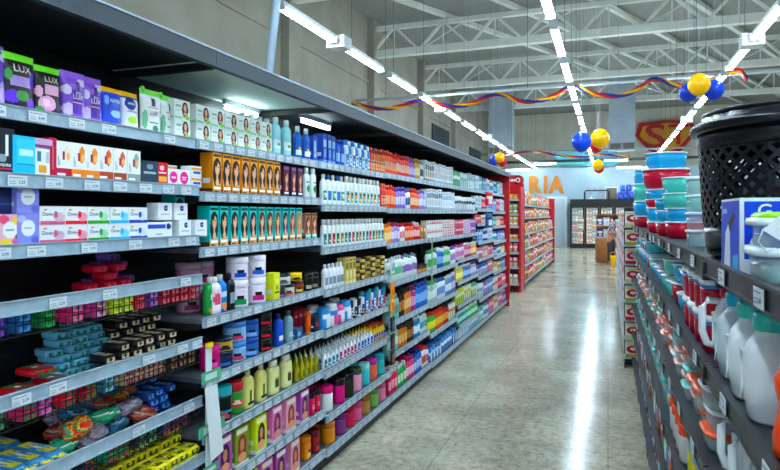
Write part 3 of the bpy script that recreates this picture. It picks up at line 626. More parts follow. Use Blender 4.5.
# crumpled multi packs in the third basket
def crumple(c1, c2, c3, seed):
    rr = random.Random(seed); b = MB('foil'); w, d, h = .115, .085, .05
    def f(u, v):
        a = 2*math.pi*u; t = math.pi*v; q = 1+.13*math.sin(3*a+seed)*math.sin(2*t)+.08*rr.uniform(-1, 1)*(1 if 0 < u < 1 and 0 < v < 1 else 0)
        return (w/2*math.copysign(abs(math.sin(t))**.6, 1)*math.cos(a)*q, d/2*abs(math.sin(t))**.6*math.sin(a)*q, h/2-h/2*math.cos(t)*q if 0 < v < 1 else h/2-h/2*math.cos(t))
    cs = [c1, c2, c3, c1, c2]
    b.grid(f, lambda u, v: cs[int(2.2*math.sin(u*9+seed)+2.2*math.sin(v*8+u*6)+seed) % 5], 26, 14, c1, smooth=True)
    return Proto('soap_multipack', 'soap', [('wrapper', b)], w, d, h)
CR = [(crumple('#1f9a6c', '#17805a', '#c8d8c8', 1), 'green crumpled soap multipack'), (crumple('#8a2c28', '#b85a3c', '#c8b8a0', 2), 'rust red crumpled soap multipack'), (crumple('#8c7f8c', '#b0a0b8', '#6a5a6a', 3), 'grey mauve crumpled soap multipack'), (crumple('#d83c34', '#e8c040', '#28a070', 4), 'red and yellow crumpled soap multipack'), (crumple('#3c7a98', '#204868', '#88b8c8', 5), 'steel blue crumpled soap multipack')]
z5 = RB[0][5]-.058; cnt = 0
for lay, hh in ((0, .045), (1, .092), (2, .138)):
    for r_ in range(3):
        X_ = -1.70-r_*.11; ya, yb = Yp(46, X_), Yp(152-r_*8, X_); n_ = int((yb-ya)/.1)
        for i in range(n_-lay):
            if lay == 2 and r_ == 0: continue
            p, nm = CR[(i*2+r_+lay*3) % 5]
            o = put(p, (X_, ya+(i+.5+lay*.5)*(yb-ya)/n_, z5+hh+r_*.012), R.uniform(-.5, .5)+HALF, '%s, %s across, %s layer, %s row, third basket' % (nm, ordn(i), ('lower', 'middle', 'top')[lay], ('front', 'middle', 'back')[r_]), 'crumpled soap multipacks in third wire basket')
            o.rotation_euler = (R.uniform(-.3, .3), R.uniform(-.3, .3), o.rotation_euler.z)
# blue and yellow tubes of soap on the left of the third basket
p = soap('soap_multipack', .06, .17, .035, '#3c88b8', '#e8d838')
for r_ in range(2):
    for i in range(5):
        for s in range(3):
            yy = yx(0, 5)-.03+i*.062
            put(p, (-1.69-r_*.18, yy, z5+.062*0+s*.036), HALF+R.uniform(-.06, .06), 'long blue and yellow soap pack, %s across, %s layer, %s row, third basket' % (ordn(i), ORD[s], ('front', 'back')[r_]), 'long blue and yellow soap packs')
# lowest basket: yellow soaps
basket(6, yx(120, 6), yx(212, 6), soapset('#e0d420', '#3a4a20', .06, .085, .032), 'yellow wrapped soap', 3, lambda b: (4, 5, 6)[b], jit=.5)
basket(6, yx(60, 6), yx(120, 6), soapset('#1f7a50', '#c0c8a0', .055, .08, .032), 'deep green wrapped soap', 1, lambda b: 3, jit=.3)

# ---- bay 2
face6 = [box('hair_straightening_box', .098, .06, .077, '#e6efea', lambda u, v, h_=h_: DS(('r', 0, 0, .5, .12, '#9ad0b0'), ('r', .08, .6, .4, .72, '#8ab8a0'), ('r', .08, .42, .35, .48, '#a8c0b4'), ('e', .68, .52, .2, .42, h_), ('e', .68, .62, .1, .2, '#d8a88a'), ('r', .6, .22, .78, .4, '#d8a88a'), ('e', .82, .12, .18, .12, '#8ad048'))(u, v), nx=34, nz=26) for h_ in ('#3a2018', '#4a2a1c', '#2a1814')]
row(1, 0, face6, ['white box with brown-haired woman', 'white box with chestnut-haired woman', 'white box with dark-haired woman'], px=(196, 272), n=6, stack=2, gap=.002)
row(0, 0, face6[0], 'white box with green corner portrait', y=(BY[1]-.108, BY[1]-.008), n=1, stack=2)
clr = bottle('shampoo_bottle', .07, .04, .2, '#9fdce4', '#dff4f6', DS(('r', .05, .2, .95, .45, '#e8f6f4'), ('r', .3, .48, .7, .52, '#2a7a5a'), ('e', .5, .32, .15, .06, '#3cb060')), cat='bottle')
row(1, 0, clr, 'pale aqua shampoo bottle with white cap', px=(273, 295), n=2)
row(1, 0, clr, 'pale aqua bottle rising behind the portrait boxes', px=(242, 272), n=4, dx=.085)
blb = bottle('shampoo_bottle', .062, .04, .185, '#2468c0', '#e8f2f8', DS(('r', .05, .15, .95, .35, '#d8ecf4'), ('e', .5, .4, .2, .06, '#e8c040')), 'waist')
row(1, 0, blb, 'blue shampoo bottle with white cap', px=(296, 313), n=2)
blx = box('shampoo_carton', .05, .06, .15, '#1c4cac', DS(('r', .25, .2, .75, .85, '#a8c8ec'), ('r', .35, .3, .65, .4, '#2858b0')), nx=8, nz=12)
row(1, 0, blx, 'upright blue carton', px=(313, 321), n=1)
dyeO = [box('hair_dye_box', .062, .065, .178, '#e89a28', portrait('#e8a030', h_, low='#c8862c', top='#503818', cloth=c_), side='#d88a20') for h_, c_ in (('#181414', '#e8e8e8'), ('#1c1614', '#c8c8c8'), ('#2c1a14', '#28488a'), ('#141414', '#d8a868'))]
dn = ['amber hair dye box with black-haired woman', 'amber hair dye box with long-haired woman', 'amber hair dye box with brunette', 'amber hair dye box with smiling woman']
row(1, 1, dyeO, dn, px=(212, 281), n=8, gap=.002)
dyeP = box('hair_dye_box', .055, .065, .165, '#4a2048', portrait('#4a1c48', '#5a2018', low='#2c1440', top='#8a5a88', cloth='#6a2848'))
row(1, 1, dyeP, 'dark plum hair dye box', px=(283, 304), n=3)
whg = bottle('shampoo_bottle', .05, .035, .175, '#e6f0ee', '#f2f8f8', DS(('e', .5, .4, .25, .16, '#2f9a5a'), ('r', .2, .62, .8, .66, '#8aa8a0')), 'slim')
row(1, 1, whg, 'white shampoo bottle with green leaf', px=(306, 321), n=2)
hair = [('#141414', 'black-haired'), ('#1f1512', 'long-haired'), ('#5a3018', 'chestnut-haired'), ('#2a1640', 'violet-haired'), ('#7a4a24', 'light brown-haired'), ('#8a2a20', 'red-haired'), ('#c09048', 'blonde')]
dyeT = [box('hair_dye_box', .06, .065, .178, '#2cd4d0', portrait('#2cd4d0', h_, low='#e0a060', top='#1c4a3c', cloth='#c87a5a'), side='#20b8b4') for h_, _ in hair]
seq = [0, 0, 1, 0, 3, 2, 2, 4, 3, 5, 6]
row(1, 2, [dyeT[i] for i in seq], ['teal hair dye box with %s woman' % hair[i][1] for i in seq], px=(208.5, 303), n=11, gap=.001)
row(0, 2, dyeT[0], 'teal hair dye box crossing the bay edge', y=(BY[1]-.072, BY[1]-.008), n=1, dx=.06)
row(1, 2, box('hair_dye_box', .06, .065, .15, '#b87860', portrait('#c08468', '#5a2c1c', skin='#e8b898', low='#7adcd0', top='#3a2018')), 'copper hair dye box with large face', px=(305, 318), n=2)
# shelf 4
row(1, 3, bottle('lotion_bottle', .07, .05, .16, '#ecd8e2', '#f0f0f0', DS(('e', .4, .5, .3, .2, '#d85a7a'), ('r', .1, .1, .9, .3, '#f0eef0'))), 'pale pink lotion bottle', px=(213.5, 222), n=1, dx=.02)
for p, d, a in ((bottle('lotion_bottle', .06, .05, .16, '#1c9a4a', '#f0f0ec', DS(('e', .5, .15, .4, .12, '#f08a1c'), ('r', .2, .5, .8, .62, '#f0e8d0'))), 'green lotion bottle with oranges', 219), (bottle('lotion_bottle', .068, .05, .165, '#1c84d0', '#e8f0f4', DS(('e', .6, .2, .3, .14, '#f0963c'), ('r', .2, .5, .8, .62, '#d8ecf4'))), 'blue lotion bottle with orange fruit', 229), (bottle('lotion_bottle', .055, .05, .165, '#141820', '#202830', DS(('r', .2, .2, .8, .6, '#8aa0b0'))), 'black lotion bottle', 238)):
    one(1, 3, p, d, a, dx=.03)
def tub(c, lab, w=.1, h=.085, lid='#e8e4ee'): return bottle('hair_cream_jar', w, w*.95, h, c, lid, DS(('r', .3, .15, .72, .42, lab), ('e', .5, .55, .1, .1, '#222222')), 'jar', cat='jar', n=24)
wb_ = [tub('#e6dcea', '#2250b8', .099, .105), tub('#e6dcea', '#1c8a50', .097, .128), tub('#e6dcea', '#c02878', .097, .128)]
one(1, 3, wb_[1], 'lower white jar with green label', 246.5, dx=.01); one(1, 3, wb_[2], 'lower white jar with magenta label', 264.3, dx=.01)
one(1, 3, wb_[0], 'upper white jar with blue label, left', 246.5, dx=.01, z=.1288); one(1, 3, tub('#e6dcea', '#3464c8', .097, .105), 'upper white jar with blue label, right', 264.3, dx=.01, z=.1288)
pj = tub('#b88aa4', '#882850', .11, .11, '#c8a8bc')
for i, c in enumerate((222, 234)):
    for s in range(2): one(1, 3, pj, ('left', 'right')[i]+(' lower', ' upper')[s]+' mauve jar at the back', c, dx=.13, z=s*.111)
one(1, 3, box('lotion_carton', .06, .05, .135, '#dce03a', DS(('r', .15, .25, .85, .3, '#444420'), ('r', .3, .6, .8, .75, '#f8f8a0'), ('e', .5, .45, .2, .1, '#98a020'))), 'yellow lotion carton', 277.5)
for p, d, a, zz in ((tub('#2c2838', '#8a6ab0', .075, .06, '#181820'), 'dark jar with violet label', 284, 0), (tub('#c8ccc0', '#d83a30', .08, .06, '#282830'), 'grey jar with red mark', 293.5, 0), (tub('#d8dce0', '#6a7078', .1, .06, '#1a1a20'), 'clear jar with black lid on top', 289, .0615), (tub('#7a3c20', '#e8c048', .07, .07, '#402018'), 'brown jar with yellow mark', 303, 0), (tub('#d8b818', '#20180c', .085, .04, '#f0c81c'), 'flat yellow jar on the brown jar', 301, .0715), (tub('#1a1a1c', '#b0a890', .06, .1, '#101010'), 'black speckled jar', 312, 0), (tub('#1c1a1c', '#887c60', .06, .1, '#101010'), 'second black speckled jar', 318, 0)):
    one(1, 3, p, d, a, z=zz)
# shelf 5
for p, d, a, zz, dx_ in ((tub('#c81c78', '#e86ab0', .085, .11, '#e03090'), 'magenta cream jar', 222, 0, .03), (tub('#16284c', '#3c68b0', .085, .07, '#0c1830'), 'lower navy cream jar', 231, 0, .01), (tub('#b89a38', '#16284c', .085, .06, '#101c3c'), 'upper navy and gold cream jar', 231, .0705, .01)):
    one(1, 4, p, d, a, z=zz, dx=dx_)
lb_ = tub('#86b4d8', '#c04a70', .105, .092, '#3a78b8'); db_ = tub('#2c68b0', '#88b4e0', .09, .088, '#1c4890')
for s in range(2): one(1, 4, lb_, ('lower', 'upper')[s]+' light blue cream jar', 244, z=s*.0925); one(1, 4, db_, ('lower', 'upper')[s]+' royal blue cream jar', 257, z=s*.0885)
rb_ = tub('#121214', '#d82030', .078, .063, '#181414')
for s in range(3): one(1, 4, rb_, ('lowest', 'middle', 'topmost')[s]+' black and red jar of its stack', 270.5, z=s*.0635)
one(1, 4, bottle('lotion_bottle', .06, .045, .165, '#1c4cb0', '#10307c', DS(('e', .5, .3, .35, .12, '#e8f0f8'), ('r', .1, .35, .9, .38, '#d83040'))), 'deep blue lotion bottle', 282.5)
one(1, 4, bottle('lotion_bottle', .06, .045, .165, '#88b0b8', '#2c6070', DS(('e', .5, .3, .3, .12, '#c8d8d8')), mat='clear'), 'clear blue-green lotion bottle', 292.5)
row(1, 4, box('hair_kit_box', .06, .08, .055, '#38608c', DS(('r', .1, .3, .6, .7, '#88b0d0'))), 'low blue kit box', px=(297, 306), n=1)
row(1, 4, box('hair_kit_box', .05, .07, .065, '#8a1c30', DS(('r', .2, .3, .8, .5, '#d88a90'))), 'dark red kit box at the back', px=(294, 320), stack=2, dx=.1)
row(1, 4, bottle('hair_tube', .035, .03, .13, '#e0641c', '#f0a040', None, 'tube', cat='tube'), 'orange hair cream tube', px=(308, 313), n=1)
row(1, 4, box('hair_kit_box', .05, .05, .09, '#20304c', DS(('r', .2, .3, .8, .6, '#b02838'))), 'navy kit box', px=(314, 321), n=1)
# shelf 6
one(1, 5, bottle('hair_cream_jar', .085, .08, .15, '#141c1c', '#3ab0b8', DS(('r', .1, .3, .9, .42, '#1c8a94'), ('e', .5, .2, .3, .12, '#c85a70')), 'jar', cat='jar', n=24), 'tall black jar with turquoise lid', 230)
one(1, 5, bottle('hair_cream_jar', .07, .07, .145, '#3c8a3c', '#b82c34', DS(('r', .05, .35, .95, .65, '#c83840'), ('e', .5, .5, .25, .08, '#f0d8c0')), 'jar', cat='jar', n=24), 'tall red and green jar', 242)
yel = bottle('lotion_bottle', .078, .05, .18, '#dcd884', '#d0d4a8', DS(('r', .2, .16, .8, .2, '#3a3c20'), ('r', .5, .22, .56, .58, '#34341c'), ('r', .36, .24, .44, .56, '#56562c')), near=True, capr=.17)
for a, dd in ((252.5, 'first'), (265.5, 'second')): one(1, 5, yel, 'pale yellow pump lotion bottle, %s' % dd, a)
yel2 = bottle('lotion_bottle', .085, .055, .172, '#e4e6a4', '#f2f0d8', DS(('r', .3, .2, .7, .6, '#b8b860'), ('r', .4, .24, .6, .56, '#4c4c28')), 'slim')
for a, dd in ((278, 'first'), (290.5, 'second')): one(1, 5, yel2, 'cream yellow lotion bottle with wide cap, %s' % dd, a)
row(1, 5, bottle('hair_oil_bottle', .035, .03, .125, '#a8a01c', '#c8cc90', DS(('r', .2, .2, .8, .5, '#6a6a14')), 'cone'), 'olive conical oil bottle', px=(297, 321), n=5, back=3)
# shelf 7 kit boxes
kits = [('#7a8a30', '#8a3820', 'olive and rust kit box with couple'), ('#c8d428', '#1a1418', 'lime kit box with black-haired woman'), ('#e07ab0', '#5a1a60', 'pink kit box with dark braids'), ('#e8a0b8', '#8a3030', 'pale rose kit box with portrait'), ('#b058a8', '#381848', 'orchid kit box with portrait')]
kp = [box('hair_relaxer_kit', .1, .06, .172, a, DS(('r', .1, .82, .9, .95, '#f0e8d8'), ('e', .5, .45, .34, .35, b), ('e', .5, .52, .16, .16, '#c88a68'), ('e', .5, .2, .3, .12, '#e0a078'), ('r', 0, 0, 1, .08, '#f0f0e8'))) for a, b, _ in kits]
for a, i in ((226, 4), (243, 0), (262, 1), (278, 2), (292, 3), (305.5, 4)): one(1, 6, kp[i], kits[i][2]+(' at the left' if a == 226 else ''), a)
row(1, 6, bottle('hair_cream_bottle', .045, .04, .13, '#d01c50', '#1c1418', DS(('r', .2, .3, .8, .6, '#f07a98')), 'jar', cat='jar'), 'crimson jar with black lid', px=(311, 323), n=2)
for a, i in ((236, 0), (252, 1), (268, 2), (282, 4), (296, 3)): one(1, 7, kp[i], kits[i][2], a)
row(1, 7, tub('#e08a1c', '#f4c060', .065, .13, '#c87818'), 'orange cream jar', px=(306, 314), n=1)
row(1, 7, tub('#8a1424', '#c83848', .065, .13, '#5a1018'), 'maroon cream jar', px=(314.5, 324), n=1)

# ---- generic rows for the farther bays
GB = {}
def gb(shape, w, d, h, body, cap, lab=None, lab2=None, near=False, mat='gloss', kind=None):
    key = (shape, w, d, h, body, cap, lab, lab2, near, mat, kind)
    if key not in GB:
        if shape == 'box': GB[key] = box(kind or 'product_box', w, d, h, body, DS(('r', .08, .58, .92, .8, cap), ('r', .2, .66, .8, .71, '#f0f2f2'), ('r', .25, .86, .75, .91, '#30343c'), *((('r', 0, 0, 1, .12, lab), ('e', .55, .36, .28, .17, lab)) if lab else ())), nx=10, nz=16)
        elif shape == 'bag': GB[key] = bag(kind or 'product_bag', w, d, h, body, cap, lab or '#ffffff')
        else: GB[key] = bottle(kind or ('cream_jar' if shape == 'jar' else 'cream_tube' if shape == 'tube' else 'lotion_bottle'), w, d, h, body, cap, (DS(('r', .08, .18, .92, .6, lab), ('r', .25, .48, .75, .52, '#2c3038'), ('r', .3, .28, .7, .31, body), *((('e', .5, .4, .28, .08, lab2),) if lab2 else ()))) if lab else None, shape, near, cat='jar' if shape in ('jar', 'mug') else 'tube' if shape == 'tube' else 'bottle', mat=mat)
    return GB[key]
# bay 3
n3 = True
row(2, 0, gb('box', .05, .06, .18, '#1c4cac', '#a8c8ec', '#7aa8e0'), 'upright royal blue carton', px=(323, 336), n=3)
row(2, 0, gb('round', .06, .045, .175, '#1c52b8', '#0c3ca0', '#8ac0e8', near=n3), 'royal blue bottle', px=(336.5, 346), n=2)
row(2, 0, [gb('slim', .045, .035, .185, '#e4eef4', '#2c78c8', '#5a9ad8', near=n3), gb('slim', .045, .035, .18, '#2c88d0', '#e8f0f4', '#c8e0f0', near=n3)], ['white bottle with blue cap', 'sky blue bottle'], px=(346.5, 371), n=8, back=1)
row(2, 0, [gb('slim', .045, .035, .18, '#e0502c', '#b83018', '#f0a080', near=n3), gb('slim', .045, .035, .18, '#b87828', '#6a3c18', '#e0b070', near=n3)], ['orange red bottle', 'amber bottle'], px=(371.5, 388), n=6)
row(2, 1, [gb('round', .055, .04, .19, '#e8f0f0', '#f4f8f8', '#3a9a6a', '#e8f4ec', near=n3), gb('round', .055, .04, .19, '#e8f0f4', '#2c68b8', '#3c7ac8', near=n3)], ['white bottle with green label', 'white bottle with blue label'], px=(324, 346), n=5)
row(2, 1, [gb('slim', .05, .04, .195, '#eaf0f2', '#f2f6f8', '#58a8b8', '#e89050', near=n3), gb('slim', .05, .04, .195, '#e8eeee', '#d8dcd8', '#c8b868', '#4a9a6a', near=n3)], ['white bottle with teal and orange label', 'white bottle with golden label'], px=(346.5, 381), n=9)
row(2, 1, gb('slim', .045, .035, .18, '#d83c34', '#e86a4c', '#f0a890', near=n3), 'coral red bottle', px=(382, 388), n=2)
wcol = [('#e8f0ee', '#f4f8f6', '#3a9a8a', 'teal'), ('#e8eef0', '#f0f4f4', '#6a7a84', 'grey'), ('#ecf0ec', '#f4f4f0', '#c84c58', 'red'), ('#ecf0f0', '#f0f4f4', '#3c8a4c', 'green'), ('#eef0ec', '#f2f2ee', '#c89040', 'amber')]
row(2, 2, [gb('slim', .045, .035, .17, a, b, c, near=n3, kind='conditioner_bottle') for a, b, c, _ in wcol], ['white conditioner bottle with %s label' % q[3] for q in wcol], px=(324, 386), n=17)
# gold display strip
row(2, 3, gb('round', .05, .04, .15, '#e6eaee', '#f0f4f6', '#8a98a8', near=n3), 'white pump bottle', px=(326, 345), n=5)
row(2, 3, gb('box', .055, .06, .17, '#c8b468', '#7a6828', '#e8dca8'), 'gold carton', px=(345.5, 356), n=3)
row(2, 3, [gb('jar', .06, .06, .07, '#b89c48', '#2c2418', '#6a5420', near=n3), gb('jar', .06, .06, .07, '#4a3a1c', '#c8a848', '#d8c078', near=n3)], ['gold jar with dark lid', 'bronze jar with gold lid'], px=(356.5, 388), n=6, stack=2, back=2)
row(2, 4, [gb('bag', .1, .07, .13, '#3c9ad8', '#e8f0f4', '#f0f4f8'), gb('bag', .1, .07, .14, '#e8eef2', '#3c88c8', '#e05a98'), gb('bag', .1, .07, .12, '#e45a9c', '#f4e8f0', '#f4f4f4')], ['blue diaper pack', 'white diaper pack', 'pink diaper pack'], px=(325, 350), n=4, back=2)
row(2, 4, [gb('tube', .045, .035, .12, '#1c2430', '#e0e4e8', '#c8d0d8', near=n3), gb('tube', .045, .035, .12, '#dce4ea', '#283038', '#38485c', near=n3)], ['black cream tube', 'white cream tube'], px=(351, 366), n=4, back=2)
row(2, 4, [gb('tube', .035, .03, .14, '#2c78c0', '#e87a2c', '#e8f0f4', near=n3), gb('tube', .035, .03, .15, '#2ca0a8', '#e8e8e8', '#c83c50', near=n3), gb('tube', .035, .03, .13, '#d8dce0', '#2c4cb0', '#3c7ac0', near=n3)], ['blue and orange tube', 'turquoise tube', 'silver and blue tube'], px=(366.5, 388), n=8, back=2)
cones = [('#e8eef2', '#d0e4ec', '#3a9ab0', 'white cone bottle with aqua label'), ('#eceff2', '#e8ecf0', '#b83c78', 'white cone bottle with plum label'), ('#e8ecf0', '#f2c81c', '#2c68b8', 'white cone bottle with yellow tip'), ('#e8c428', '#e84c20', '#2c58b0', 'yellow cone bottle with red tip')]
cp_ = [gb('cone', .042, .036, .13, a, b, c, near=n3, kind='hair_oil_bottle') for a, b, c, _ in cones]
row(2, 5, cp_[0], cones[0][3], px=(325, 340), n=4, back=3)
row(2, 5, cp_[1], cones[1][3], px=(340.5, 358), n=5, back=3)
row(2, 5, cp_[2], cones[2][3], px=(358.5, 374), n=5, back=3)
row(2, 5, cp_[3], cones[3][3], px=(374.5, 388), n=5, back=3)
for a, b, c, dd in ((332, '#e8e8ec', '#d81c78', 'white tumbler jar with magenta lid'), (344, '#d81c80', '#201418', 'magenta jar with black lid'), (353, '#282c20', '#181818', 'black jar'), (361, '#e8a0b8', '#3a5a40', 'pink jar with green lid'), (369, '#48b8c0', '#9ae0e0', 'aqua jar'), (376.5, '#e07050', '#b03898', 'coral jar with purple lid'), (384, '#3cb0b0', '#2c98a8', 'teal jar')):
    one(2, 6, gb('jar', .082, .075, .155, b, c, None, near=n3), dd, a)
    one(2, 6, gb('jar', .082, .075, .155, b, c, None, near=n3), dd+' standing behind', a, dx=.1)
for a, b, c, dd in ((334, '#e09020', '#d07818', 'orange jar with amber lid'), (345, '#8a3c88', '#6a2868', 'purple jar'), (354, '#d02858', '#a81c40', 'rose red jar'), (361, '#e06a98', '#c84878', 'rose pink jar'), (369, '#c08848', '#a06830', 'caramel jar'), (377.5, '#7ab058', '#5a9040', 'leaf green jar'), (385, '#e090a8', '#c86a88', 'blush pink jar')):
    one(2, 7, gb('jar', .085, .075, .13, b, c, None, near=n3), dd, a)
    one(2, 7, gb('jar', .085, .075, .13, b, c, None, near=n3), dd+' standing behind', a, dx=.1)
# bays 4-8, colour by colour
def mix(k, j, items, a, b, back=1, stack=1):
    tot = sum(q[0] for q in items); y0, y1 = BY[k]+.015+(BY[k+1]-BY[k]-.03)*a, BY[k]+.015+(BY[k+1]-BY[k]-.03)*b; y = y0
    for wgt, shape, w, h, body, cap, lab, desc in items:
        kd = {0: 'shampoo_bottle', 1: 'conditioner_bottle', 2: 'shampoo_bottle', 3: 'body_lotion_bottle', 4: 'conditioner_bottle', 5: 'body_lotion_bottle'}.get(j) if shape in ('slim', 'round') else None
        e = y+(y1-y0)*wgt/tot
        row(k, j, gb(shape, w, min(w, .05) if shape not in ('jar', 'bag', 'box') else w*.8, h, body, cap, lab, kind=kd), desc, y=(y, e), back=back, stack=stack, gap=.003)
        y = e
mix(3, 0, [(3, 'slim', .05, 0.186, '#e8582c', '#c83c1c', '#f0a080', 'orange bottle'), (3, 'slim', .05, 0.186, '#e04a38', '#b82c24', '#f4c0a8', 'vermilion bottle'), (1.4, 'slim', .05, 0.174, '#9a6ab8', '#7a4a98', '#d8c0e8', 'lilac bottle'), (1.4, 'slim', .05, 0.186, '#c89a40', '#a87828', '#f0e0a8', 'golden bottle'), (1, 'slim', .05, 0.186, '#e0e6ea', '#7a8490', '#4a5460', 'white and slate bottle')], 0, 1)
mix(3, 1, [(2, 'slim', .05, 0.183, '#e4502c', '#d03c24', '#f0b090', 'orange bottle'), (2, 'slim', .05, 0.183, '#8f78c8', '#6a50a8', '#e0d8f4', 'violet bottle'), (1, 'slim', .05, 0.183, '#e8ecee', '#4a68b0', '#3c58a0', 'white bottle with blue label'), (2, 'slim', .05, 0.183, '#e05a30', '#c8401c', '#f8c8a0', 'tangerine bottle'), (1.6, 'slim', .05, 0.183, '#a898d0', '#8070b8', '#f0ecf8', 'pale violet bottle')], 0, 1)
mix(3, 2, [(1.2, 'slim', .05, .16, '#e8a02c', '#e07820', '#f8dca0', 'amber bottle'), (1.6, 'slim', .05, .16, '#a88ad0', '#c83c50', '#e8e0f4', 'mauve bottle with red cap'), (1, 'slim', .05, .16, '#e8ecee', '#d83048', '#e88a98', 'white bottle with red cap'), (2, 'slim', .05, .16, '#e45228', '#a81c30', '#f8b898', 'orange bottle with crimson cap'), (1.4, 'slim', .05, .16, '#c82438', '#e8ecee', '#f0c0c0', 'crimson bottle'), (1.4, 'box', .06, .13, '#c0884c', '#e8d0a0', '#8a5428', 'tan carton')], 0, 1)
mix(3, 3, [(3, 'round', .055, .19, '#e2ece8', '#f0f6f6', '#6ab890', 'white bottle with mint label'), (3, 'round', .055, .19, '#e4eaf0', '#9aa8c0', '#9878b8', 'white bottle with violet label'), (2.4, 'jar', .07, .07, '#6a4424', '#2c1c14', '#c89858', 'brown jar')], 0, 1)
mix(3, 4, [(2, 'round', .055, .21, '#8ab8b0', '#b0d0c8', '#5a9890', 'sage bottle'), (1, 'slim', .055, .22, '#2c2420', '#181414', '#c88a48', 'black bottle'), (1.3, 'slim', .055, .22, '#d8782c', '#2c1c14', '#f0c088', 'orange and black bottle'), (1, 'slim', .055, .22, '#a8408c', '#7a2868', '#e0a8d0', 'purple bottle'), (2.4, 'slim', .06, .23, '#2868c0', '#1c4898', '#88b8e8', 'tall blue bottle')], 0, 1)
mix(3, 5, [(2, 'round', .055, .19, '#90c0b4', '#d8e8e4', '#e8f4f0', 'pale green bottle'), (1.6, 'slim', .055, .19, '#d88420', '#3a2010', '#f0c880', 'ochre bottle'), (1.2, 'slim', .055, .19, '#382820', '#201814', '#a87840', 'dark brown bottle'), (1.4, 'slim', .055, .19, '#2c8ac0', '#c8dce8', '#e8f0f4', 'blue bottle'), (1.6, 'round', .06, .19, '#d8e4e4', '#58a0a8', '#4a9aa8', 'white and teal bottle')], 0, 1)
mix(3, 6, [(1.4, 'slim', .055, .19, '#d82c58', '#e8e8e8', '#f4a8c0', 'cerise bottle'), (1.4, 'slim', .055, .18, '#2c9a50', '#e8e8e8', '#c8e8c0', 'green bottle'), (1.4, 'slim', .055, .19, '#d8407a', '#b02058', '#f8c8dc', 'pink bottle'), (1.4, 'slim', .055, .19, '#3c68c0', '#203c88', '#c0d0f0', 'cobalt bottle'), (1.4, 'slim', .055, .18, '#e8e4e0', '#d83848', '#c8502c', 'white bottle with rust label')], 0, 1, back=2)
mix(4, 0, [(2, 'box', .07, 0.197, '#e0e4e6', '#3a3c44', '#8a7448', 'white carton with dark panel'), (5, 'box', .06, 0.197, '#e8ecee', '#c8d0d6', '#90a0b0', 'plain white carton')], 0, 1)
mix(4, 1, [(3, 'box', .06, 0.207, '#e0e8ee', '#384858', '#a0b0c0', 'white carton with navy panel'), (3, 'box', .06, 0.195, '#e8eef2', '#7ab0c8', '#c0d0d8', 'white carton with pale blue panel')], 0, 1)
mix(4, 2, [(3, 'box', .075, .085, '#eceeee', '#c84858', '#e8e0e0', 'white carton with red stripe'), (3, 'box', .075, .085, '#eceeee', '#d8a0a8', '#b83848', 'white carton with rose stripe')], 0, 1, stack=2)
mix(4, 3, [(2, 'slim', .055, .2, '#cfe0dc', '#3c9a54', '#58b070', 'mint bottle with green cap'), (1.4, 'slim', .055, .2, '#2c68b8', '#e8ecf0', '#90b8e8', 'deep blue bottle'), (1.8, 'slim', .055, .2, '#3ca05c', '#e8ecf0', '#c8e8d0', 'green bottle'), (1.4, 'slim', .055, .2, '#e4e8ec', '#8058a8', '#a888c8', 'white and violet bottle')], 0, 1)
mix(4, 4, [(2, 'slim', .055, .21, '#a8d0c8', '#4ca070', '#e8f4f0', 'pale mint bottle'), (2, 'slim', .055, .21, '#dce4e8', '#4878b8', '#7a98c8', 'white and blue bottle'), (1.6, 'slim', .055, .21, '#5c9ac8', '#e8ecf0', '#e8f0f8', 'light blue bottle'), (1.2, 'slim', .055, .21, '#8a7ab8', '#e8e4f0', '#d0c8e8', 'grey violet bottle')], 0, 1)
mix(4, 5, [(1.4, 'slim', .06, .2, '#3ca838', '#d8281c', '#f0e040', 'green bottle with red cap'), (1.6, 'slim', .06, .2, '#e05a1c', '#d8281c', '#f8c040', 'orange bottle with red cap'), (1.2, 'slim', .06, .2, '#c81c28', '#282020', '#f0a040', 'red bottle with dark cap'), (1.6, 'bag', .08, .17, '#e4e8e8', '#e07030', '#48a048', 'white bag with orange mark')], 0, 1)
mix(4, 6, [(2, 'bag', .1, .15, '#2c68b0', '#a8d0f0', '#e8f0f8', 'blue bag'), (2, 'bag', .1, .15, '#3c88c0', '#e8f0f8', '#1c3c80', 'azure bag'), (1, 'bag', .1, .17, '#2c5898', '#68a0d0', '#c8e0f0', 'dark blue bag')], 0, 1, back=2)
mix(5, 0, [(2, 'bag', .08, 0.174, '#58b088', '#e8f0ec', '#2c7a50', 'green pack'), (2, 'bag', .08, 0.174, '#dce4e8', '#78b8a8', '#4888a0', 'pale pack with green mark'), (2, 'box', .08, 0.197, '#b8d0dc', '#6898b0', '#e8f0f4', 'pale blue carton')], 0, 1)
mix(5, 1, [(3, 'bag', .08, 0.159, '#dfe6ec', '#505c6c', '#8898a8', 'white blister pack'), (3, 'bag', .08, 0.159, '#c4ccd6', '#283040', '#e8eef2', 'grey blister pack')], 0, 1)
mix(5, 2, [(2, 'box', .07, .085, '#d85070', '#f0c8d0', '#b83050', 'pink carton'), (2, 'box', .07, .085, '#e4e0e8', '#d87898', '#a05898', 'white and pink carton'), (1.6, 'box', .07, .085, '#a868b8', '#e8d8f0', '#783888', 'purple carton')], 0, 1, stack=2)
mix(5, 3, [(2, 'slim', .055, .17, '#e0c8d8', '#b84888', '#d888b0', 'pale pink bottle'), (2, 'slim', .055, .17, '#c8507a', '#e8e0e8', '#f0c0d0', 'raspberry bottle'), (1.6, 'slim', .055, .17, '#d8a048', '#e8e4dc', '#f0dca8', 'honey bottle')], 0, 1)
mix(5, 4, [(1.6, 'slim', .055, .17, '#e0d050', '#e8ecec', '#f8f4a0', 'yellow bottle'), (2, 'slim', .055, .17, '#4878b8', '#e8ecf0', '#b8d0f0', 'mid blue bottle'), (1.6, 'slim', .055, .17, '#b8a8d0', '#705898', '#e8e0f4', 'lavender bottle')], 0, 1)
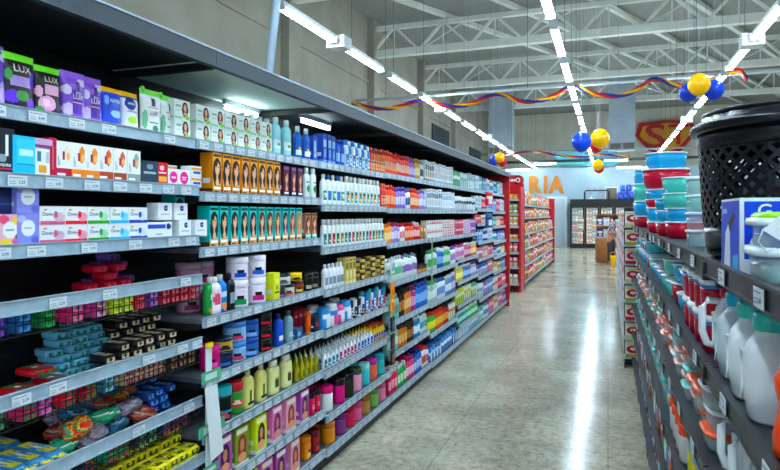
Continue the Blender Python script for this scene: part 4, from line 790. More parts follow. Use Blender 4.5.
mix(5, 5, [(2, 'bag', .08, .17, '#c8d848', '#f0f4d8', '#50902c', 'lime pack'), (2, 'bag', .08, .17, '#e8ecdc', '#d8c040', '#58a058', 'cream and yellow pack'), (1.4, 'bag', .08, .17, '#58b07c', '#e0f0e8', '#f0e060', 'mint pack')], 0, 1)
mix(5, 6, [(2, 'slim', .06, .14, '#2c9c88', '#e8f0f0', '#b0e0d8', 'teal bottle'), (2, 'slim', .06, .14, '#38a860', '#d8e8e0', '#c0f0c8', 'emerald bottle')], 0, 1)
mix(5, 7, [(2, 'box', .08, .12, '#dce4ea', '#88a8c8', '#58a0b8', 'white carton'), (2, 'box', .08, .12, '#90c0d0', '#e8f0f4', '#3c88a0', 'pale teal carton')], 0, 1)
FARP = [('#e4eaee', '#7898b8', '#58a0b8', 'white and blue'), ('#3c78b8', '#d8e4ec', '#a0c8e8', 'mid blue'), ('#c83c50', '#f0d8dc', '#e89098', 'red'), ('#48a8a0', '#e0f0ee', '#b0e0dc', 'turquoise'), ('#d87898', '#f4e4ea', '#b84870', 'pink'), ('#e8e8e4', '#c84858', '#d8a050', 'white and red'), ('#2c4c98', '#b8c8e8', '#e8e8f0', 'dark blue'), ('#8068a8', '#e0d8ec', '#c0a8d8', 'violet'), ('#dcd0a0', '#a87838', '#e8e8d8', 'cream')]
for k in (6, 7):
    for j in range(len(RB[k])):
        up_ = RB[k][j-1]-RB[k][j] if j else .3
        hh = max(.08, min(.19, up_-.075))
        it = []
        idx = {0: [0, 3, 1, 0], 1: [0, 2, 1], 2: [2, 5, 3], 3: [1, 6, 0], 4: [4, 5, 2], 5: [6, 1, 4], 6: [0, 7, 1], 7: [3, 0, 4]}[j]
        if k == 7: idx = [(q+4) % 9 if j > 3 else q for q in idx[::-1]]
        for q in idx:
            c = FARP[q]; shp = R.choice(('bag', 'box', 'slim')); it.append((1, shp, .085 if shp != 'slim' else .06, hh, c[0], c[1], c[2], c[3]+{'bag': ' pack', 'box': ' carton', 'slim': ' bottle'}[shp]))
        mix(k, j, it, 0, 1)
# ---- clip strips
o = tag(empty('clip_strip', (-1.535, BY[1]+.0, .3)), 'white vertical strip with green tags between the nearest and second bays', 'display strip')
a = MB('gloss'); a.box(0, -.018, .0, .005, .018, .66, '#d8e4ea'); a.box(0, -.018, .655, .012, .018, .675, '#e0c020')
c_ = MB('card'); c_.face([(.03, -.02, .2), (.03, .062, .215), (.018, .036, .5), (.018, -.045, .5)], '#e4ecee'); c_.face([(.028, -.02, .2), (.016, -.045, .5), (.016, .036, .5), (.028, .062, .215)], '#e4ecee')
parent_bits(o, ('strip', a), ('hanging_card', c_))
for zz, hh, s_ in ((.515, .045, .075), (.14, .035, .06), (.3, .045, .1)):
    g = MB('card'); g.box(.006, -s_*.7, zz, .009, s_, zz+hh, '#58a884'); g.box(.009, -s_*.4, zz+.01, .0095, s_*.6, zz+hh-.01, '#cfe6da'); link('green_tag', g.mesh('green_tag'), o)
o = tag(empty('clip_strip', (-1.545, BY[3], .33)), 'hanging strip of orange and black accessories between third and fourth bays', 'display strip')
a = MB('gloss'); a.box(0, -.012, .0, .004, .012, .8, '#c8d4da'); parent_bits(o, ('strip', a))
for zz, c1, c2, nm in ((.72, '#dfe8ec', '#9ab0bc', 'white card'), (.54, '#f0a030', '#e88018', 'orange card'), (.42, '#f0a838', '#e07818', 'orange card'), (.28, '#1a1c20', '#50565c', 'black accessory'), (.15, '#1c1e22', '#6a4038', 'black accessory'), (.03, '#202226', '#8a6a50', 'black accessory')):
    g = MB('card'); g.box(.006, -.035, zz, .016, .035, zz+.11, c1); g.box(.016, -.022, zz+.02, .02, .022, zz+.08, c2); link('accessory_card', g.mesh('accessory_card'), o)['label'] = nm
o = tag(empty('clip_strip', (-1.545, BY[4], .78)), 'slim strip of green tags between fourth and fifth bays', 'display strip')
a = MB('gloss'); a.box(0, -.012, .0, .004, .012, .5, '#8fa880'); parent_bits(o, ('strip', a))

# ================================================================ RED SHELVING BEYOND
def snack(i): return [('#d8303c', '#f0e0c0', '#f0c040', 'red snack bag'), ('#e8e4dc', '#c84850', '#88a050', 'white snack bag'), ('#e0b030', '#b83828', '#f8f0d0', 'yellow snack bag'), ('#58a058', '#f0f0d8', '#d8c040', 'green snack bag'), ('#8a5aa0', '#e8d8f0', '#f0e090', 'purple snack bag'), ('#c87840', '#f4e4c8', '#a83828', 'brown snack bag'), ('#e890a8', '#f4f0f0', '#c83860', 'pink snack bag')][i % 7]
y0r, y1r = 12.1, 19.3
RW = tag(empty('shelving_unit', (-1.56, y0r, 0)), 'red framed shelving of snack bags beyond the long row', 'shelving')
a = MB('redst'); a.box(-.9, 0, 0, .0, .06, 1.98); link('end_panel', a.mesh('end_panel'), RW)
a = MB('redst'); a.box(-.9, y1r-y0r-.06, 0, .0, y1r-y0r, 1.98); link('end_panel', a.mesh('end_panel'), RW)
a = MB('black'); a.box(-.5, .06, 0, -.47, y1r-y0r-.06, 1.95); link('back_panel', a.mesh('back_panel'), RW)
for j, z in enumerate((.12, .45, .78, 1.1, 1.42, 1.7)):
    a = MB('rail'); a.box(-.47, .065, z-.03, -.03-(.1 if j > 3 else 0), y1r-y0r-.065, z); a.box(-.03-(.1 if j > 3 else 0), .065, z-.035, -.02-(.1 if j > 3 else 0), y1r-y0r-.065, z+.005); link('shelf', a.mesh('shelf'), RW)
    nb = 30; cntb = {}
    for i in range(nb):
        c = snack(R.randrange(7)); hh = .26 if j < 3 else .23 if j == 4 else .24 if j == 3 else .3
        hh *= R.choice((.82, .92, 1)); p = gb('bag', .215, .1, hh, c[0], c[1], c[2], kind='snack_bag')
        cntb[c[3]] = cntb.get(c[3], 0)+1
        put(p, (-1.66-(.1 if j > 3 else 0), y0r+.17+i*.235, z+.0055), HALF, '%s, %s of its colour, %s shelf of the red shelving' % (c[3], ordn(cntb[c[3]]-1), ('bottom', 'second lowest', 'third lowest', 'fourth lowest', 'fifth lowest', 'top')[j]), 'snack bags on the red shelving')
# end display facing the camera
EC = tag(empty('end_display', (-2.0, 11.6, 0)), 'red end-of-row display with rows of white jars and a red header', 'display')
a = MB('redst'); a.box(-.5, .4, 0, .44, .46, 2.1); a.box(.4, 0, 0, .44, .4, 2.02); a.box(-.5, 0, 0, -.46, .4, 2.02); link('frame', a.mesh('frame'), EC)
hd = MB('redst'); hd.box(-.5, -.03, 2.05, .4, .0, 2.24); hd.lathe([(.095, -.03), (.095, 0)], '#ffffff', n=20); 
hd2 = MB('redst'); hd2.box(-.5, -.03, 2.05, .4, 0, 2.24); hd2.disc(.4, 2.145, .095, .095, -.03, '#c01226', mat='redst'); hd2.disc(.4, 2.145, .095, .095, -.001, '#c01226', mat='redst')
hk = link('header_sign', hd2.mesh('header_sign'), EC)
tt = MB('matte')
for i in range(8): tt.box(.1+i*.03, -.034, 2.12, .122+i*.03, -.03, 2.165, '#f4dcdc')
tt.disc(.385, 2.145, .045, .045, -.034, '#f4dcdc'); tt.disc(.385, 2.145, .028, .028, -.036, '#c01226')
link('header_lettering', tt.mesh('header_lettering'), hk)
ECR = [(1.78, '#e8b83c', '#d8882c', 'jar', 'amber jar'), (1.5, '#e8e4d4', '#58a070', 'jar', 'cream jar with green lid'), (1.26, '#ece8dc', '#c8a048', 'jar', 'cream jar with gold lid'), (1.0, '#e8a83c', '#e8e4dc', 'jar', 'orange jar'), (.76, '#e0708c', '#f0e8e8', 'bag', 'pink pack'), (.48, '#e8c0cc', '#c84870', 'bag', 'pale pink pack'), (.16, '#e4e6e4', '#88b0a0', 'bag', 'white pack')]
for j, (z, c1, c2, shp, dd) in enumerate(ECR):
    a = MB('rail'); a.box(-.46, .02, z-.02, .4, .4, z); a.box(-.46, .0, z-.03, .4, .02, z+.01); link('shelf', a.mesh('shelf'), EC)
    p = gb(shp, .095, .08, .1 if shp == 'jar' else .18, c1, c2, '#c8b070')
    for i in range(8):
        for s in range(2 if shp == 'jar' and j in (1, 2) else 1):
            put(p, (-2.0-.4+i*.104, 11.675, z+.0105*0+.001+s*.101), 0, '%s%s, %s from left, %s shelf of the end display' % (dd, (' on top' if s else ''), ordn(i), ORD[j]), dd+'s on the red end display')

# ================================================================ BACK OF THE HALL
# coolers
CY = 27.6
def cpx(px, Y): return proj_pt(px, HY, Y)[0]
xs = [cpx(q, CY) for q in (570, 584.7, 599.5, 614, 629, 644)]
CL = tag(empty('drinks_cooler', (xs[0], CY, 0)), 'long black glass-door cooler against the back wall', 'cooler')
Wc = xs[-1]-xs[0]
a = MB('black'); a.box(0, 0, 0, Wc, .9, .12); a.box(0, 0, 1.85, Wc, .9, 2.15); a.box(0, .84, .12, Wc, .9, 1.85); a.box(0, 0, .12, .06, .84, 1.85); a.box(Wc-.06, 0, .12, Wc, .84, 1.85)
link('cabinet', a.mesh('cabinet'), CL)
a = MB('matte'); a.box(.06, .8, .12, Wc-.06, .83, 1.85, '#a8aeac'); link('liner', a.mesh('liner'), CL)
gm, gn, gl, gp = newmat('door_glass'); gp.inputs['Base Color'].default_value = (.9, .97, 1, 1); gp.inputs['Roughness'].default_value = .03; gp.inputs['Alpha'].default_value = .16; MT['glass'] = gm; MK.append('glass')
for i in range(5):
    x0 = xs[i]-xs[0]; x1 = xs[i+1]-xs[0]
    d = MB('black'); d.box(x0+.01, -.04, .14, x0+.07, 0, 1.84); d.box(x1-.07, -.04, .14, x1-.01, 0, 1.84); d.box(x0+.07, -.04, .14, x1-.07, 0, .2); d.box(x0+.07, -.04, 1.78, x1-.07, 0, 1.84)
    dr = link('glass_door', d.mesh('glass_door'), CL)
    g = MB('glass'); g.box(x0+.07, -.022, .2, x1-.07, -.016, 1.78); link('pane', g.mesh('pane'), dr)
    h_ = MB('metal'); h_.tube([(x1-.05, -.07, .8), (x1-.05, -.07, 1.3)], .012, '#b8c0c4'); link('handle', h_.mesh('handle'), dr)
    t = MB('cooler_light'); t.box(x0+.03, .06, .25, x0+.06, .09, 1.75); t.box(x1-.06, .06, .25, x1-.03, .09, 1.75); link('door_light', t.mesh('door_light'), CL)
    for s in range(5):
        z = .22+s*.32; a = MB('rail'); a.box(x0+.07, .12, z-.02, x1-.07, .78, z); link('shelf', a.mesh('shelf'), CL)
        for q in range(4):
            c = [('#e8e4d8', '#d84838', '#88a848', 'white'), ('#e0a030', '#f0e8d0', '#b84020', 'orange'), ('#d84050', '#f0e0d8', '#e8c050', 'red'), ('#c8d0a0', '#58a058', '#f0f0e0', 'green'), ('#d0b070', '#8a4828', '#f0e8d8', 'tan'), ('#5878b0', '#e8ecf4', '#d8d8e8', 'blue')][(i*2+s+q//2+(s*i)) % 6]
            p = gb('bag', .2, .16, .2+.02*(q % 2), c[0], c[1], c[2], kind='chilled_pack')
            xx = x0+.07+(x1-x0-.14)*(q+.5)/4
            if (x1-x0-.14)/4 < .2: p = gb('bag', (x1-x0-.14)/4-.01, .14, .21, c[0], c[1], c[2], kind='chilled_pack')
            put(p, (xs[0]+xx, CY+.26, z+.001), 0, '%s chilled pack, %s from left, %s shelf up, %s cooler door' % (c[3], ordn(q), ORD[s], ORD[i]), 'chilled packs in the cooler')
# things on top of the cooler
def ontop(name, px, Y, z, mb, lb, cat): return tag(link(name, mb.mesh(name), None, (cpx(px, Y), Y, z)), lb, cat)
fb = empty('fan', (cpx(591, 27.9), 27.9, 2.151)); tag(fb, 'round white fan standing on top of the cooler', 'fan')
a = MB('metal'); a.lathe([(.16, 0), (.16, .03), (.03, .05), (.03, .12)], '#c8ccd0', n=16); link('base', a.mesh('base'), fb)
a = MB('metal')
for r_ in (.08, .15, .22, .28):
    a.tube([(r_*math.cos(2*math.pi*i/20), 0, .4+r_*math.sin(2*math.pi*i/20)) for i in range(21)], .009, '#b8c0c8', n=5)
for i in range(12): a.bar((0, -.02, .4), (.28*math.cos(i*math.pi/6), -.02, .4+.28*math.sin(i*math.pi/6)), .008, .008, '#b8c0c8')
link('guard', a.mesh('guard'), fb)
a = MB('gloss')
for i in range(3):
    t = i*2.094; a.face([(0, .01, .4), (.2*math.cos(t), .03, .4+.2*math.sin(t)), (.22*math.cos(t+.6), -.01, .4+.22*math.sin(t+.6))], '#8a98a4')
link('blades', a.mesh('blades'), fb)
a = MB('card'); a.box(-.22, -.15, 0, .22, .15, .5, '#6a6250'); a.box(-.26, -.155, .0, -.22, .155, .54, '#d4d8d4'); a.box(.22, -.155, .0, .26, .155, .54, '#d4d8d4'); a.box(-.26, -.155, .5, .26, .155, .54, '#d4d8d4')
ontop('crate', 611.5, 28.3, 2.151, a, 'framed brown crate standing on top of the cooler', 'crate')
a = MB('black')
a.tube([(-1.05, 0, 0), (-1.05, 0, .32), (-1.0, 0, .38), (-.1, 0, .38), (-.05, 0, .32), (-.05, 0, 0)], .03, '#000000'); 
ontop('rack_frame', 610, 27.75, 2.151, a, 'black tube frame standing on top of the cooler', 'frame')
for i, (px, zz, s_) in enumerate(((620, 0, .3), (626, 0, .34), (632, 0, .3), (623, .345, .26), (629, .345, .28))):
    a = MB('foil'); a.lathe([(.42, 0), (.5, .06), (.52, s_*.5), (.46, s_*.9), (.3, s_)], '#1c3fa0', .22, .22, 14, 3, design=DS(('r', .2, .3, .8, .7, '#3c68c8')))
    ontop('blue_bundle', px, 27.95, 2.151+zz, a, 'dark blue wrapped bundle on the cooler top, %s' % ('far left', 'middle', 'far right', 'upper left', 'upper right')[i], 'bundle')
# wall lettering
for st, px0, px1 in (('R', 529, 542), ('I', 543.8, 547.2), ('A', 548, 564.5)):
    x0, x1 = cpx(px0, 28.58), cpx(px1, 28.58); b = MB('matte'); V, Fs, wd = txt(st)
    zt, zb = Zp(176, x0, 28.58), Zp(193.5, x0, 28.58)
    for yy in (0, -.04):
        k0 = len(b.v)
        for u, v_ in V: b.v.append((u/wd*(x1-x0), yy, v_*(zt-zb)))
        for q in Fs: b.f.append(tuple(k0+i for i in q)); b.c.append(lin('#b87408')); b.m.append('matte'); b.s.append(False)
    nV = len(V); ed = {}
    for q in Fs:
        for i in range(len(q)):
            e_ = (q[i], q[(i+1) % len(q)]); ed[e_] = 1
    for (p_, q_) in ed:
        if (q_, p_) not in ed: b.f.append((p_, q_, q_+nV, p_+nV)); b.c.append(lin('#a86806')); b.m.append('matte'); b.s.append(False)
    tag(link('wall_letter', b.mesh('wall_letter'), None, (x0, 28.585, zb)), 'large orange letter %s on the white back wall' % st, 'letter', 'orange wall letters')
# store sign on the upper back wall
SY = 33.8
def sp(px, py, dy=0): q = proj_pt(px, py, SY); return (q[0], SY-dy, q[2])
o = tag(empty('wall_sign', sp(660, 135)), 'red and yellow pentagon sign with a big red letter S high on the wall', 'sign')
inv = Vector(sp(660, 135))
def poly(pts, dy, col, mb, th=.05):
    P = [Vector(sp(x, y, dy))-inv for x, y in pts]; mb.face(P[::-1], col); Q = [p_+Vector((0, th, 0)) for p_ in P]
    for i in range(len(P)): mb.face([P[i], P[(i+1) % len(P)], Q[(i+1) % len(P)], Q[i]], col)
a = MB('matte'); poly([(635, 136), (639, 123), (668, 120), (692, 121), (697, 132), (680, 152), (664, 158), (648, 150)], .06, '#a81c24', a); link('sign_board', a.mesh('sign_board'), o)
a = MB('matte'); poly([(639.5, 136), (643, 126.5), (668, 123), (689, 124.5), (692, 132), (678, 148), (664, 153.5), (650, 147)], .1, '#c08a20', a); link('yellow_field', a.mesh('yellow_field'), o)
a = MB('matte')
for st, px0, px1, pt, pb in (('S', 645, 665, 124, 149), ('T', 668, 688, 124, 145)):
    V, Fs, wd = txt(st); p0 = Vector(sp(px0, pb, .17))-inv; p1 = Vector(sp(px1, pt, .17))-inv; k0 = len(a.v)
    for u, v_ in V: a.v.append((p0.x+u/wd*(p1.x-p0.x), p0.y, p0.z+v_*(p1.z-p0.z)))
    for q in Fs: a.f.append(tuple(k0+i for i in q)); a.c.append(lin('#a01820')); a.m.append('matte'); a.s.append(False)
link('sign_letters', a.mesh('sign_letters'), o)
# low horizontal services between duct and wall
for nm, y, z, r_, c, lb in (('service_pipe', 28.2, 3.9, .06, '#3a4044', 'dark horizontal pipe just above the white wall'), ('service_pipe', 27.9, 4.3, .035, '#8a98a0', 'thin grey horizontal pipe above the white wall')):
    a = MB('metal'); a.tube([(-6.1, y, z), (13.5, y, z)], r_, c); tag(link(nm, a.mesh(nm)), lb, 'pipe')
a = MB('metal'); a.box(-2.3, 28.3, 3.66, .4, 28.35, 4.4, '#3a8a94'); a.box(-2.2, 28.28, 3.75, -1, 28.3, 4.3, '#6ab0b4')
tag(link('wall_banner', a.mesh('wall_banner')), 'teal board standing on the white wall left of the balloons', 'board')
for i, (px0, px1, py) in enumerate(((506, 530, 170.5), (534, 556, 164.5), (604, 628, 161), (616, 642, 168))):
    A, B = Vector(proj_pt(px0, py, 26.5)), Vector(proj_pt(px1, py, 26.5)); L_ = B.x-A.x
    o = tag(empty('ceiling_light', tuple(A)), 'crosswise tube lamp before the back wall, %s from left' % ORD[i], 'lamp', 'crosswise back lamps')
    a = MB('metal'); a.box(0, -.05, .03, L_, .05, .08, '#dfe8ee'); b = MB('tube'); b.tube([(.02, 0, 0), (L_-.02, 0, 0)], .02, '#ffffff'); c = MB('metal'); c.tube([(L_/2, 0, .08), (L_/2, 0, 7-A.z)], .005, '#60666a', n=4); parent_bits(o, ('housing', a), ('tube', b), ('cable', c))
# white doorway panel area left of the cooler
a = MB('matte'); a.box(-2.9, 28.45, 0, -1.75, 28.58, 2.3, '#cdd9de'); a.box(-2.8, 28.43, .02, -1.85, 28.45, 2.2, '#aebfc8'); struct('door_1', a)
# bread stand
o = tag(empty('display_stand', (cpx(606.5, 19.8), 19.8, 0)), 'round wooden stand with shelves beside the shopper', 'stand')
a = MB('wood'); a.lathe([(.3, 0), (.33, .05), (.33, .72), (.3, .76)], '#ffffff', n=20); link('drum', a.mesh('drum'), o)
a = MB('wood'); a.box(-.3, .1, .76, .3, .16, 1.5); a.box(-.3, -.2, 1.46, .3, .16, 1.5); a.box(-.3, -.2, 1.1, .3, .16, 1.13); link('shelf_rack', a.mesh('shelf_rack'), o)
for i in range(6):
    p = gb('box', .17, .2, .26, ('#2c3c80', '#e4e4e0', '#a8283c')[i % 3], '#e8e8e8', '#c8c8d0'); xx = cpx(606.5, 19.8)-.19+(i % 3)*.19
    put(p, (xx, 19.8-.06, (.765, 1.135)[i//3]), 0, '%s packet on the wooden stand, %s shelf, %s' % (('navy', 'white', 'red')[i % 3], ('lower', 'upper')[i//3], ('left', 'centre', 'right')[i % 3]), 'packets on the wooden stand')

# ================================================================ PEOPLE
def skin_mesh(name, V, E, RAD, mat, col, root=0, sub=1):
    me = bpy.data.meshes.new(name); me.from_pydata(V, E, []); ob = bpy.data.objects.new(name, me); C.objects.link(ob)
    m1 = ob.modifiers.new('s', 'SKIN'); m1.use_smooth_shade = True
    lay = me.skin_vertices[0].data if me.skin_vertices else None
    if lay is None:
        bpy.context.view_layer.objects.active = ob; bpy.ops.object.select_all(action='DESELECT'); ob.select_set(True); bpy.ops.mesh.customdata_skin_add(); lay = me.skin_vertices[0].data
    for i, r in enumerate(RAD): lay[i].radius = r if isinstance(r, tuple) else (r, r)
    lay[root].use_root = True
    m2 = ob.modifiers.new('u', 'SUBSURF'); m2.levels = sub; m2.render_levels = sub
    bpy.context.view_layer.update()
    ev = ob.evaluated_get(bpy.context.evaluated_depsgraph_get()); nm = bpy.data.meshes.new_from_object(ev); bpy.data.objects.remove(ob)
    nm.materials.clear(); nm.materials.append(MT[mat])
    at = nm.color_attributes.new('Col', 'FLOAT_COLOR', 'CORNER'); at.data.foreach_set('color', list(lin(col))*len(nm.loops)); nm.name = name
    return nm
def person(px, Y, hgt, rz, shirt, pants, hairc, lb, lean=.08, skin='#b98466', X=None):
    s = hgt/1.7; o = tag(empty('person', ((cpx(px, Y) if X is None else X), Y, 0), rz), lb, 'person')
    V = [(0, 0, .95), (0, -.01, 1.12), (0, -.02-lean*.4, 1.3), (0, -.02-lean, 1.43), (0, -.03-lean, 1.5), (0, -.05-lean*1.2, 1.58), (0, -.06-lean*1.2, 1.66)]
    E = [(0, 1), (1, 2), (2, 3), (3, 4), (4, 5), (5, 6)]; Rr = [(.15, .11), (.14, .1), (.17, .11), (.1, .08), .05, (.075, .09), (.07, .085)]
    def add(par, pts, rs):
        k = par
        for p_, r_ in zip(pts, rs): V.append(p_); Rr.append(r_); E.append((k, len(V)-1)); k = len(V)-1
        return k
    for sd in (-1, 1):
        add(0, [(sd*.09, 0, .88), (sd*.1, -.01, .5), (sd*.1, .02, .1), (sd*.1, -.02, .04), (sd*.11, -.14, .03)], [.085, .06, .045, .04, .032])
        hd_ = add(3, [(sd*.19, -lean, 1.4), (sd*.22, -.03-lean, 1.12), (sd*.17, -.28-lean, 1.08), (sd*.16, -.34-lean, 1.08)], [.055, .042, .032, .03])
        for f_ in range(4): add(hd_, [(sd*(.13+f_*.018), -.4-lean, 1.075-.003*abs(f_-1)), (sd*(.13+f_*.018), -.43-lean, 1.05)], [.009, .008])
        add(hd_, [(sd*.12, -.36-lean, 1.1), (sd*.105, -.39-lean, 1.1)], [.01, .009])
    bod = skin_mesh('body', [tuple(c*s for c in q) for q in V], E, [tuple(c*s for c in r) if isinstance(r, tuple) else r*s for r in Rr], 'cloth', skin)
    link('body', bod, o)
    TV = [(0, 0, .93), (0, -.01, 1.12), (0, -.02-lean*.4, 1.3), (0, -.02-lean, 1.42)]; TE = [(0, 1), (1, 2), (2, 3)]; TR_ = [(.18, .14), (.165, .125), (.19, .13), (.12, .1)]
    for sd in (-1, 1):
        k = len(TV); TV += [(sd*.19, -lean, 1.4), (sd*.215, -.02-lean, 1.22)]; TE += [(3, k), (k, k+1)]; TR_ += [.075, .065]
    sh = skin_mesh('shirt', [tuple(c*s for c in q) for q in TV], TE, [tuple(c*s for c in r) if isinstance(r, tuple) else r*s for r in TR_], 'cloth', shirt)
    m, n, l, p = newmat('plaid_shirt'); tcc = n.new('ShaderNodeTexCoord'); ck = n.new('ShaderNodeTexChecker'); ck.inputs['Scale'].default_value = 14; ck.inputs['Color1'].default_value = lin(shirt); ck.inputs['Color2'].default_value = lin('#b8b0b8'); l.new(tcc.outputs['Object'], ck.inputs[0]); l.new(ck.outputs[0], p.inputs['Base Color']); p.inputs['Roughness'].default_value = .9
    sh.materials[0] = m; link('shirt', sh, o)
    PV = [(0, 0, .95), (0, 0, .9)]; PE = [(0, 1)]; PR = [(.17, .13), (.17, .13)]
    for sd in (-1, 1):
        k = len(PV); PV += [(sd*.1, 0, .82), (sd*.1, -.01, .5), (sd*.1, .02, .12)]; PE += [(1, k), (k, k+1), (k+1, k+2)]; PR += [.1, .08, .065]
    link('trousers', skin_mesh('trousers', [tuple(c*s for c in q) for q in PV], PE, [tuple(c*s for c in r) if isinstance(r, tuple) else r*s for r in PR], 'cloth', pants), o)
    hb = MB('cloth'); z0 = 1.6*s
    hb.lathe([(.088*s*math.cos(t/8*math.pi/2)+.001, z0+.12*s*math.sin(t/8*math.pi/2)) for t in range(-3, 9)], hairc, sx=.95, sy=1.12, n=16, cx=0, cy=(-.035-lean*1.1)*s)
    link('hair', hb.mesh('hair'), o)
    fc = MB('matte'); fy = (-.15-lean*1.2)*s
    for sd in (-1, 1): fc.box(sd*.03*s-.012, fy-.004, 1.62*s, sd*.03*s+.012, fy, 1.632*s, '#1c1410')
    fc.box(-.01, fy-.025, 1.585*s, .01, fy, 1.615*s, skin); fc.box(-.022, fy-.004, 1.56*s, .022, fy, 1.568*s, '#8a3c38'); link('face_features', fc.mesh('face_features'), o)
    return o
person(611, 18.9, 1.46, math.radians(60), '#6a5a80', '#3a3440', '#141012', 'person in a plaid shirt bending over the wooden stand', .12)
person(619, 20.6, 1.5, math.radians(95), '#283050', '#20242c', '#14100e', 'person in a dark top behind the plaid-shirted shopper', .08)
o = empty('shopping_basket', (cpx(615.5, 18.4), 18.4, .0)); tag(o, 'yellow shopping basket standing at the shopper’s feet', 'basket')
a = MB('gloss'); a.lathe([(.34, 0), (.4, .02), (.5, .28), (.52, .3), (.47, .29), (.37, .03)], '#f0b810', .3, .22, 20, 5, caps=True); b = MB('gloss'); b.tube([(-.14, 0, .28), (-.13, 0, .38), (0, 0, .42), (.13, 0, .38), (.14, 0, .28)], .01, '#e0a80c'); parent_bits(o, ('tray', a), ('handle', b))

# ================================================================ RIGHT SHELVING
RX = .22; RXB = .68
RZ = [1.355, 1.107, .857, .605, .35, .09]
RN = ['top', 'second', 'third', 'fourth', 'fifth', 'bottom']
RYS = [.5+1.1*k for k in range(5)]+[6.2]
for k in range(5):
    y0 = RYS[k]; L = RYS[k+1]-y0-.0
    o = tag(empty('shelving_unit', (RX, y0, 0)), 'low dark shelving unit of plastic ware, %s on the right' % ('nearest', 'second', 'third', 'fourth', 'fifth')[k], 'shelving', 'bays of the right shelving')
    a = MB('black'); a.box(RXB-RX, .002, 0, RXB-RX+.03, L-.002, 1.38); link('back_panel', a.mesh('back_panel'), o)
    a = MB('black'); a.box(RXB-RX-.04, 0, 0, RXB-RX, .03, 1.36); link('upright', a.mesh('upright'), o)
    a = MB('black'); a.box(.02, .002, 0, RXB-RX, L-.002, RZ[-1]); link('kick_plate', a.mesh('kick_plate'), o)
    for j, z in enumerate(RZ):
        a = MB('darkrail'); a.box(.006, .004, z+.012, RXB-RX-.001, L-.004, z+.03); sh = link('shelf', a.mesh('shelf'), o)
        a = MB('darkrail'); a.box(-.002, .004, z, .006, L-.004, z+.042); a.box(-.006, .004, z, -.002, L-.004, z+.005); a.box(-.006, .004, z+.037, -.002, L-.004, z+.042); link('price_rail', a.mesh('price_rail'), sh)
        for yy in (.0, L-.01):
            b_ = MB('black'); b_.box(-.008, yy, z-.012, .02, yy+.01, z+.03); b_.box(.02, yy, z-.03, RXB-RX, yy+.01, z+.011); link('shelf_bracket', b_.mesh('shelf_bracket'), sh)
        for i in range(3):
            t = link('price_tag', R.choice(TAGS), sh, (-.0065, .18+i*.33+R.uniform(-.05, .05), z+.004), -HALF)
            t.rotation_euler = (R.uniform(-.02, .02), 0, -HALF)
def rput(p, X, Y, j, lb, z=0, rot=0, group=None): return put(p, (X, Y, RZ[j]+.0305+z), -HALF+rot, lb, group)
# hamper
HX, HYY, HZ = .45, 1.78, RZ[0]+.031
hm = tag(empty('laundry_hamper', (HX, HYY, HZ)), 'large round black lattice hamper with lid on the top right shelf', 'hamper')
b = MB('gloss'); r0, r1, hh = .203, .222, .32; BK = '#0b0e12'
b.lathe([(r0-.02, 0), (r0, .01), (r0+.008, .085), (r0+.004, .086), (r0-.006, .02), (r0-.02, .012)], BK, n=48)
b.lathe([(r1-.006, hh-.045), (r1, hh-.045), (r1+.004, hh-.01), (r1+.004, hh), (r1-.006, hh)], BK, n=48, caps=False)
N = 38
for sg in (-1, 1):
    for i in range(N):
        prev = None
        for t in range(13):
            f_ = t/12; z = .08+f_*(hh-.12); rr = r0+(r1-r0)*(z/hh); a_ = 2*math.pi*i/N+sg*f_*.95
            da = .034
            P = [((rr+dr)*math.cos(a_+q), (rr+dr)*math.sin(a_+q), z) for dr in (0, .004) for q in (-da, da)]
            if prev:
                b.face([prev[2], prev[3], P[3], P[2]], BK); b.face([prev[1], prev[0], P[0], P[1]], BK); b.face([prev[0], prev[2], P[2], P[0]], BK); b.face([prev[3], prev[1], P[1], P[3]], BK)
            prev = P
link('basket', b.mesh('basket'), hm)
b = MB('gloss'); b.lathe([(r1+.004, hh+.001), (r1+.02, hh+.003), (r1+.024, hh+.016), (r1+.016, hh+.026), (r1-.002, hh+.03), (r1-.006, hh+.044), (r1-.03, hh+.05), (r1-.05, hh+.046), (r1-.06, hh+.062), (.1, hh+.066), (.02, hh+.066)], '#0d1116', n=48)
for i in range(36):
    t = 2*math.pi*i/36; b.bar(((r1-.02)*math.cos(t), (r1-.02)*math.sin(t), hh+.052), (.1*math.cos(t+.15), .1*math.sin(t+.15), hh+.07), .009, .008, '#12171d')
b.tube([((r1-.012)*math.cos(t/24*2*math.pi), (r1-.012)*math.sin(t/24*2*math.pi), hh+.05) for t in range(25)], .007, '#12171d')
link('lid', b.mesh('lid'), hm)
for i, (dx_, dy_, c, nm) in enumerate(((.0, -.06, '#b81c34', 'crimson'), (.06, .05, '#c83060', 'raspberry'), (-.07, .04, '#8a8fa0', 'grey'))):
    a = MB('cloth'); a.lathe([(.3, 0), (.5, .05), (.48, .12), (.3, .2), (.1, .23)], c, .11, .11, 14, 2.5, cx=0)
    tag(link('cloth_bundle', a.mesh('cloth_bundle'), None, (HX+dx_, HYY+dy_, HZ+.013)), '%s bundle seen through the black hamper lattice' % nm, 'cloth')
